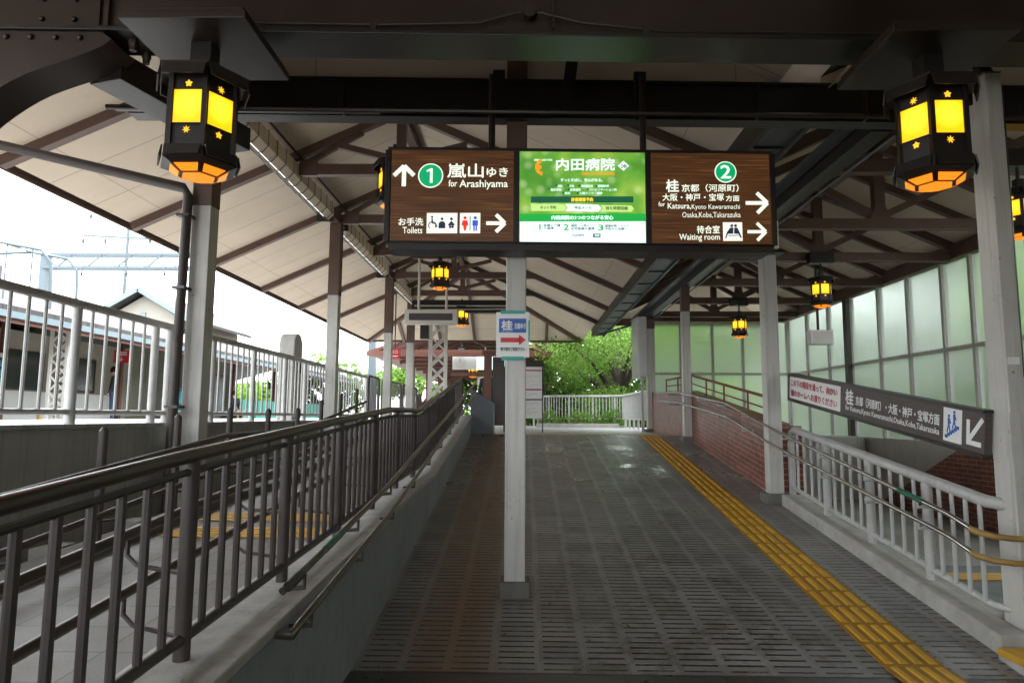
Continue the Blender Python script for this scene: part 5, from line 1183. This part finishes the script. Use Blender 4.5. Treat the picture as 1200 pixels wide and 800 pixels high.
LK = copy_tree(LF); LK.location = (-11.9, 12.2, 3.55); LK['label'] = 'lit lantern under the opposite awning at the edge of the photo'
bt_ = thing('covered_stall', 'pale blue tarpaulin over a green stand on the opposite platform', 'stall', (-13, 26, 1.28))
MB().box(-13.6, -12.6, 25.4, 26.6, 1.28, 2.0).build('stand', 'teal', bt_, bevel=.03)
MB().lathe([(.75, 0), (.72, .18), (.5, .45), (.2, .6), (0, .62)], (-13.1, 26, 1.98), 14).build('tarpaulin', 'blue_tarp', bt_, smooth=True)
kiosk = thing('dark_kiosk', 'dark glazed booth beside the tarpaulin-covered stand', 'booth', (-12.9, 27.6, 1.28))
MB().box(-13.4, -12.5, 27.2, 28.2, 1.5, 3.1).build('body', 'grey_box', kiosk, bevel=.02); MB().box(-13.3, -12.6, 27.19, 27.2, 2.2, 3.0).build('pane', 'glass_dark', kiosk)
MB().box(-13.45, -12.45, 27.15, 28.25, 3.1, 3.2).build('roof', 'girder', kiosk)
for x in (-13.35, -12.6): MB().box(x, x+.08, 27.25, 27.33, 1.28, 1.5).build('leg', 'girder', kiosk)
for y0, lb in ((30, 'teal fence panel below the hedge, nearer the booth'), (38, 'teal fence panel below the hedge, far along the opposite platform')):
    tf = thing('teal_fence', lb, 'fence', (-12.6, y0, 1.28)); MB().box(-12.65, -12.6, y0, y0+7.6, 1.35, 2.25).build('panel', 'teal', tf)
    for k in range(5): MB().box(-12.7, -12.55, y0+k*1.85, y0+k*1.85+.08, 1.28, 2.3).build('post', 'teal', tf)
yg = thing('yellow_barrier', 'small yellow-legged barrier on the edge of the opposite platform', 'barrier', (-11.4, 16.5, 1.28))
for y in (15.9, 17.1): MB().box(-11.45, -11.38, y, y+.08, 1.287, 1.62).build('leg', 'yellow_tape', yg)
MB().box(-11.46, -11.37, 15.85, 17.25, 1.62, 1.70).build('bar', 'grey_paint', yg)

# people --------------------------------------------------------------
def person(label, loc, rz, joints, edges, top, bottom, seatz=.9):
    me = bpy.data.meshes.new('person'); names = list(joints)
    me.from_pydata([joints[k][0] for k in names], [(names.index(a), names.index(b)) for a, b in edges], [])
    o = bpy.data.objects.new('person', me); COL.objects.link(o)
    sk = o.modifiers.new('skin', 'SKIN'); sk.use_smooth_shade = True
    for i, k in enumerate(names): me.skin_vertices[0].data[i].radius = (joints[k][1],)*2
    me.skin_vertices[0].data[names.index('pelvis')].use_root = True
    o.modifiers.new('sub', 'SUBSURF').levels = 1
    dg = bpy.context.evaluated_depsgraph_get(); m2 = bpy.data.meshes.new_from_object(o.evaluated_get(dg)); bpy.data.objects.remove(o)
    for k in (top, bottom, 'skin'): m2.materials.append(M[k])
    hz = joints['neck'][0][2]; pz = joints['pelvis'][0]; hand = [Vector(joints[k][0]) for k in ('hand_a', 'hand_b')]
    for p in m2.polygons:
        c = p.center
        if c.z > hz+.01 or min((c-h).length for h in hand) < .1: p.material_index = 2
        elif c.z < pz[2]+.03 or (abs(c.y-pz[1]) > .22 and c.z < pz[2]+.12): p.material_index = 1
        p.use_smooth = True
    o = bpy.data.objects.new('person', m2); COL.objects.link(o); o.location = loc; o.rotation_euler = (0, 0, rz); tag(o, label, 'person')
    hd_ = Vector(joints['head'][0]); h = MB().lathe([(.105, -.04), (.115, .03), (.095, .1), (.05, .14), (0, .15)], (hd_.x, hd_.y+.015, hd_.z), 14).build('hair', 'hair', None, smooth=True); h.parent = o
    return o
def standing(lean=0.):
    J = {'pelvis': ((0, 0, .93), .14), 'waist': ((0, 0, 1.08), .13), 'chest': ((0, 0, 1.3), .155), 'neck': ((0, -.01, 1.47), .055), 'head': ((0, -.02, 1.62), .1), 'crown': ((0, -.01, 1.69), .07)}
    E_ = [('pelvis', 'waist'), ('waist', 'chest'), ('chest', 'neck'), ('neck', 'head'), ('head', 'crown')]
    for s, k in ((-1, 'a'), (1, 'b')):
        J.update({'sh_'+k: ((s*.19, 0, 1.4), .06), 'el_'+k: ((s*.25, -.02, 1.13), .045), 'wr_'+k: ((s*.24, -.12, .92), .032), 'hand_'+k: ((s*.23, -.16, .84), .038),
                  'hip_'+k: ((s*.09, 0, .86), .1), 'kn_'+k: ((s*.1, -.02, .48), .065), 'an_'+k: ((s*.1, .02, .09), .042), 'toe_'+k: ((s*.11, -.15, .035), .035)})
        E_ += [('chest', 'sh_'+k), ('sh_'+k, 'el_'+k), ('el_'+k, 'wr_'+k), ('wr_'+k, 'hand_'+k), ('pelvis', 'hip_'+k), ('hip_'+k, 'kn_'+k), ('kn_'+k, 'an_'+k), ('an_'+k, 'toe_'+k)]
    return J, E_
def seated():
    J, E_ = standing()
    d = .45
    for k, (p, r) in list(J.items()):
        if k[:3] in ('pel', 'wai', 'che', 'nec', 'hea', 'cro', 'sh_'): J[k] = ((p[0], p[1], p[2]-d), r)
    for s, k in ((-1, 'a'), (1, 'b')):
        J['hip_'+k] = ((s*.1, -.06, .46), .09); J['kn_'+k] = ((s*.13, -.46, .47), .065); J['an_'+k] = ((s*.13, -.46, .09), .042); J['toe_'+k] = ((s*.14, -.62, .035), .035)
        J['el_'+k] = ((s*.26, -.08, .68), .045); J['wr_'+k] = ((s*.15, -.3, .58), .032); J['hand_'+k] = ((s*.1, -.37, .57), .038)
    return J, E_
J, E_ = standing(); person('person in a dark jacket standing at the counter across the tracks', (-12.9, 21.2, 1.28), R_(-60), J, E_, 'cloth_dark', 'cloth_jeans')
J, E_ = seated(); person('person in a black top and beige trousers seated across the tracks', (-12.4, 29.0, 1.28), R_(60), J, E_, 'cloth_dark', 'cloth_beige')
bn = thing('platform_bench', 'bench under the seated person across the tracks', 'bench', (-12.5, 29, 1.28))
MB().box(-12.75, -12.2, 28.3, 29.7, 1.66, 1.71).build('seat', 'teal', bn)
for y in (28.4, 29.5): MB().box(-12.7, -12.25, y, y+.08, 1.28, 1.66).build('leg', 'girder', bn)
J, E_ = standing(); person('person with black hair half hidden behind the slate grey panel', (-1.05, 19.5, 1.2), R_(170), J, E_, 'cloth_dark', 'cloth_dark')

# overhead line structures
gt = thing('line_gantry', 'pale steel truss gantry carrying overhead wires beyond the railing', 'gantry', (-24, 40, 0))
b = MB(); xa, xb = -29., -9.
for z in (10.3, 11.1):
    for y in (39.7, 40.3): b.beam((xa, y, z), (xb, y, z), .13, .13)
n_ = 22
for i in range(n_):
    p = xa+(xb-xa)*i/n_; q = xa+(xb-xa)*(i+1)/n_
    b.beam((p, 39.7, 10.3 if i % 2 else 11.1), (q, 39.7, 11.1 if i % 2 else 10.3), .09, .09)
b.build('truss', 'pale_steel', gt)
for x in (xa, xb): MB().box(x-.2, x+.2, 39.75, 40.25, 0, 11.1).build('mast', 'pale_steel', gt)
b = MB()
for x in (-26.5, -23.8, -21.5): b.lathe([(.05, 0), (.13, .05), (.05, .1), (.13, .15), (.05, .2), (.05, .5)], (x, 39.6, 9.75), 8)
b.build('insulator', 'grey_box', gt, smooth=True)
lg = thing('access_frame', 'pale curved steel frame above the awning at the photo edge', 'frame', (-12, 14, 3.7))
b = MB()
for y in (15.0, 15.9): b.tube([(-13.4, y, 4.0), (-13.4, y, 5.35), (-11.9, y, 5.42), (-11.0, y, 5.25), (-10.75, y, 4.95), (-10.7, y, 3.9)], .035, 8)
for x in (-13.0, -12.4, -11.8, -11.2): b.tube([(x, 15.0, 4.0 if x < -12 else 3.9), (x, 15.0, 5.38)], .02, 6)
b.tube([(-11.9, 15, 5.42), (-11.9, 15.9, 5.42)], .02, 6).build('tubes', 'pale_steel', lg, smooth=True)
MB().box(-12.15, -12.08, 15.2, 15.28, 4.5, 4.95).build('hanging_weight', 'grey_box', lg)
tw = thing('mast_crossarms', 'distant pale mast with insulated crossarms against the white sky', 'mast', (-27, 44, 0))
MB().tube([(-26.5, 44, 0), (-26.5, 44, 17.5)], [.16, .09], 8).build('mast', 'pale_steel', tw, smooth=True)
b = MB()
for z, l in ((16.6, 2.0), (15.1, 2.6), (13.4, 3.0)): b.beam((-26.5-l, 44, z), (-26.5+l, 44, z-.3), .14, .14)
b.build('crossarm', 'pale_steel', tw)
b = MB()
for z, l in ((16.6, 2.0), (15.1, 2.6), (13.4, 3.0)):
    for s in (-1, -.5, .5, 1): b.lathe([(.04, 0), (.12, -.05), (.04, -.1), (.12, -.15), (.04, -.4)], (-26.5+l*s, 44, z-.2), 8)
b.build('insulator', 'grey_box', tw, smooth=True)
for k, (z, x) in enumerate(((9.6, -9.3), (8.2, -9.6))):
    o = MB().tube([(x, y, z+.25*math.cos(y*.25)) for y in range(-10, 91, 4)], .016, 5).build('overhead_wire', 'pale_steel'); tag(o, ['upper overhead wire above the tracks, sagging between gantries', 'lower overhead contact wire above the tracks'][k], 'wire')
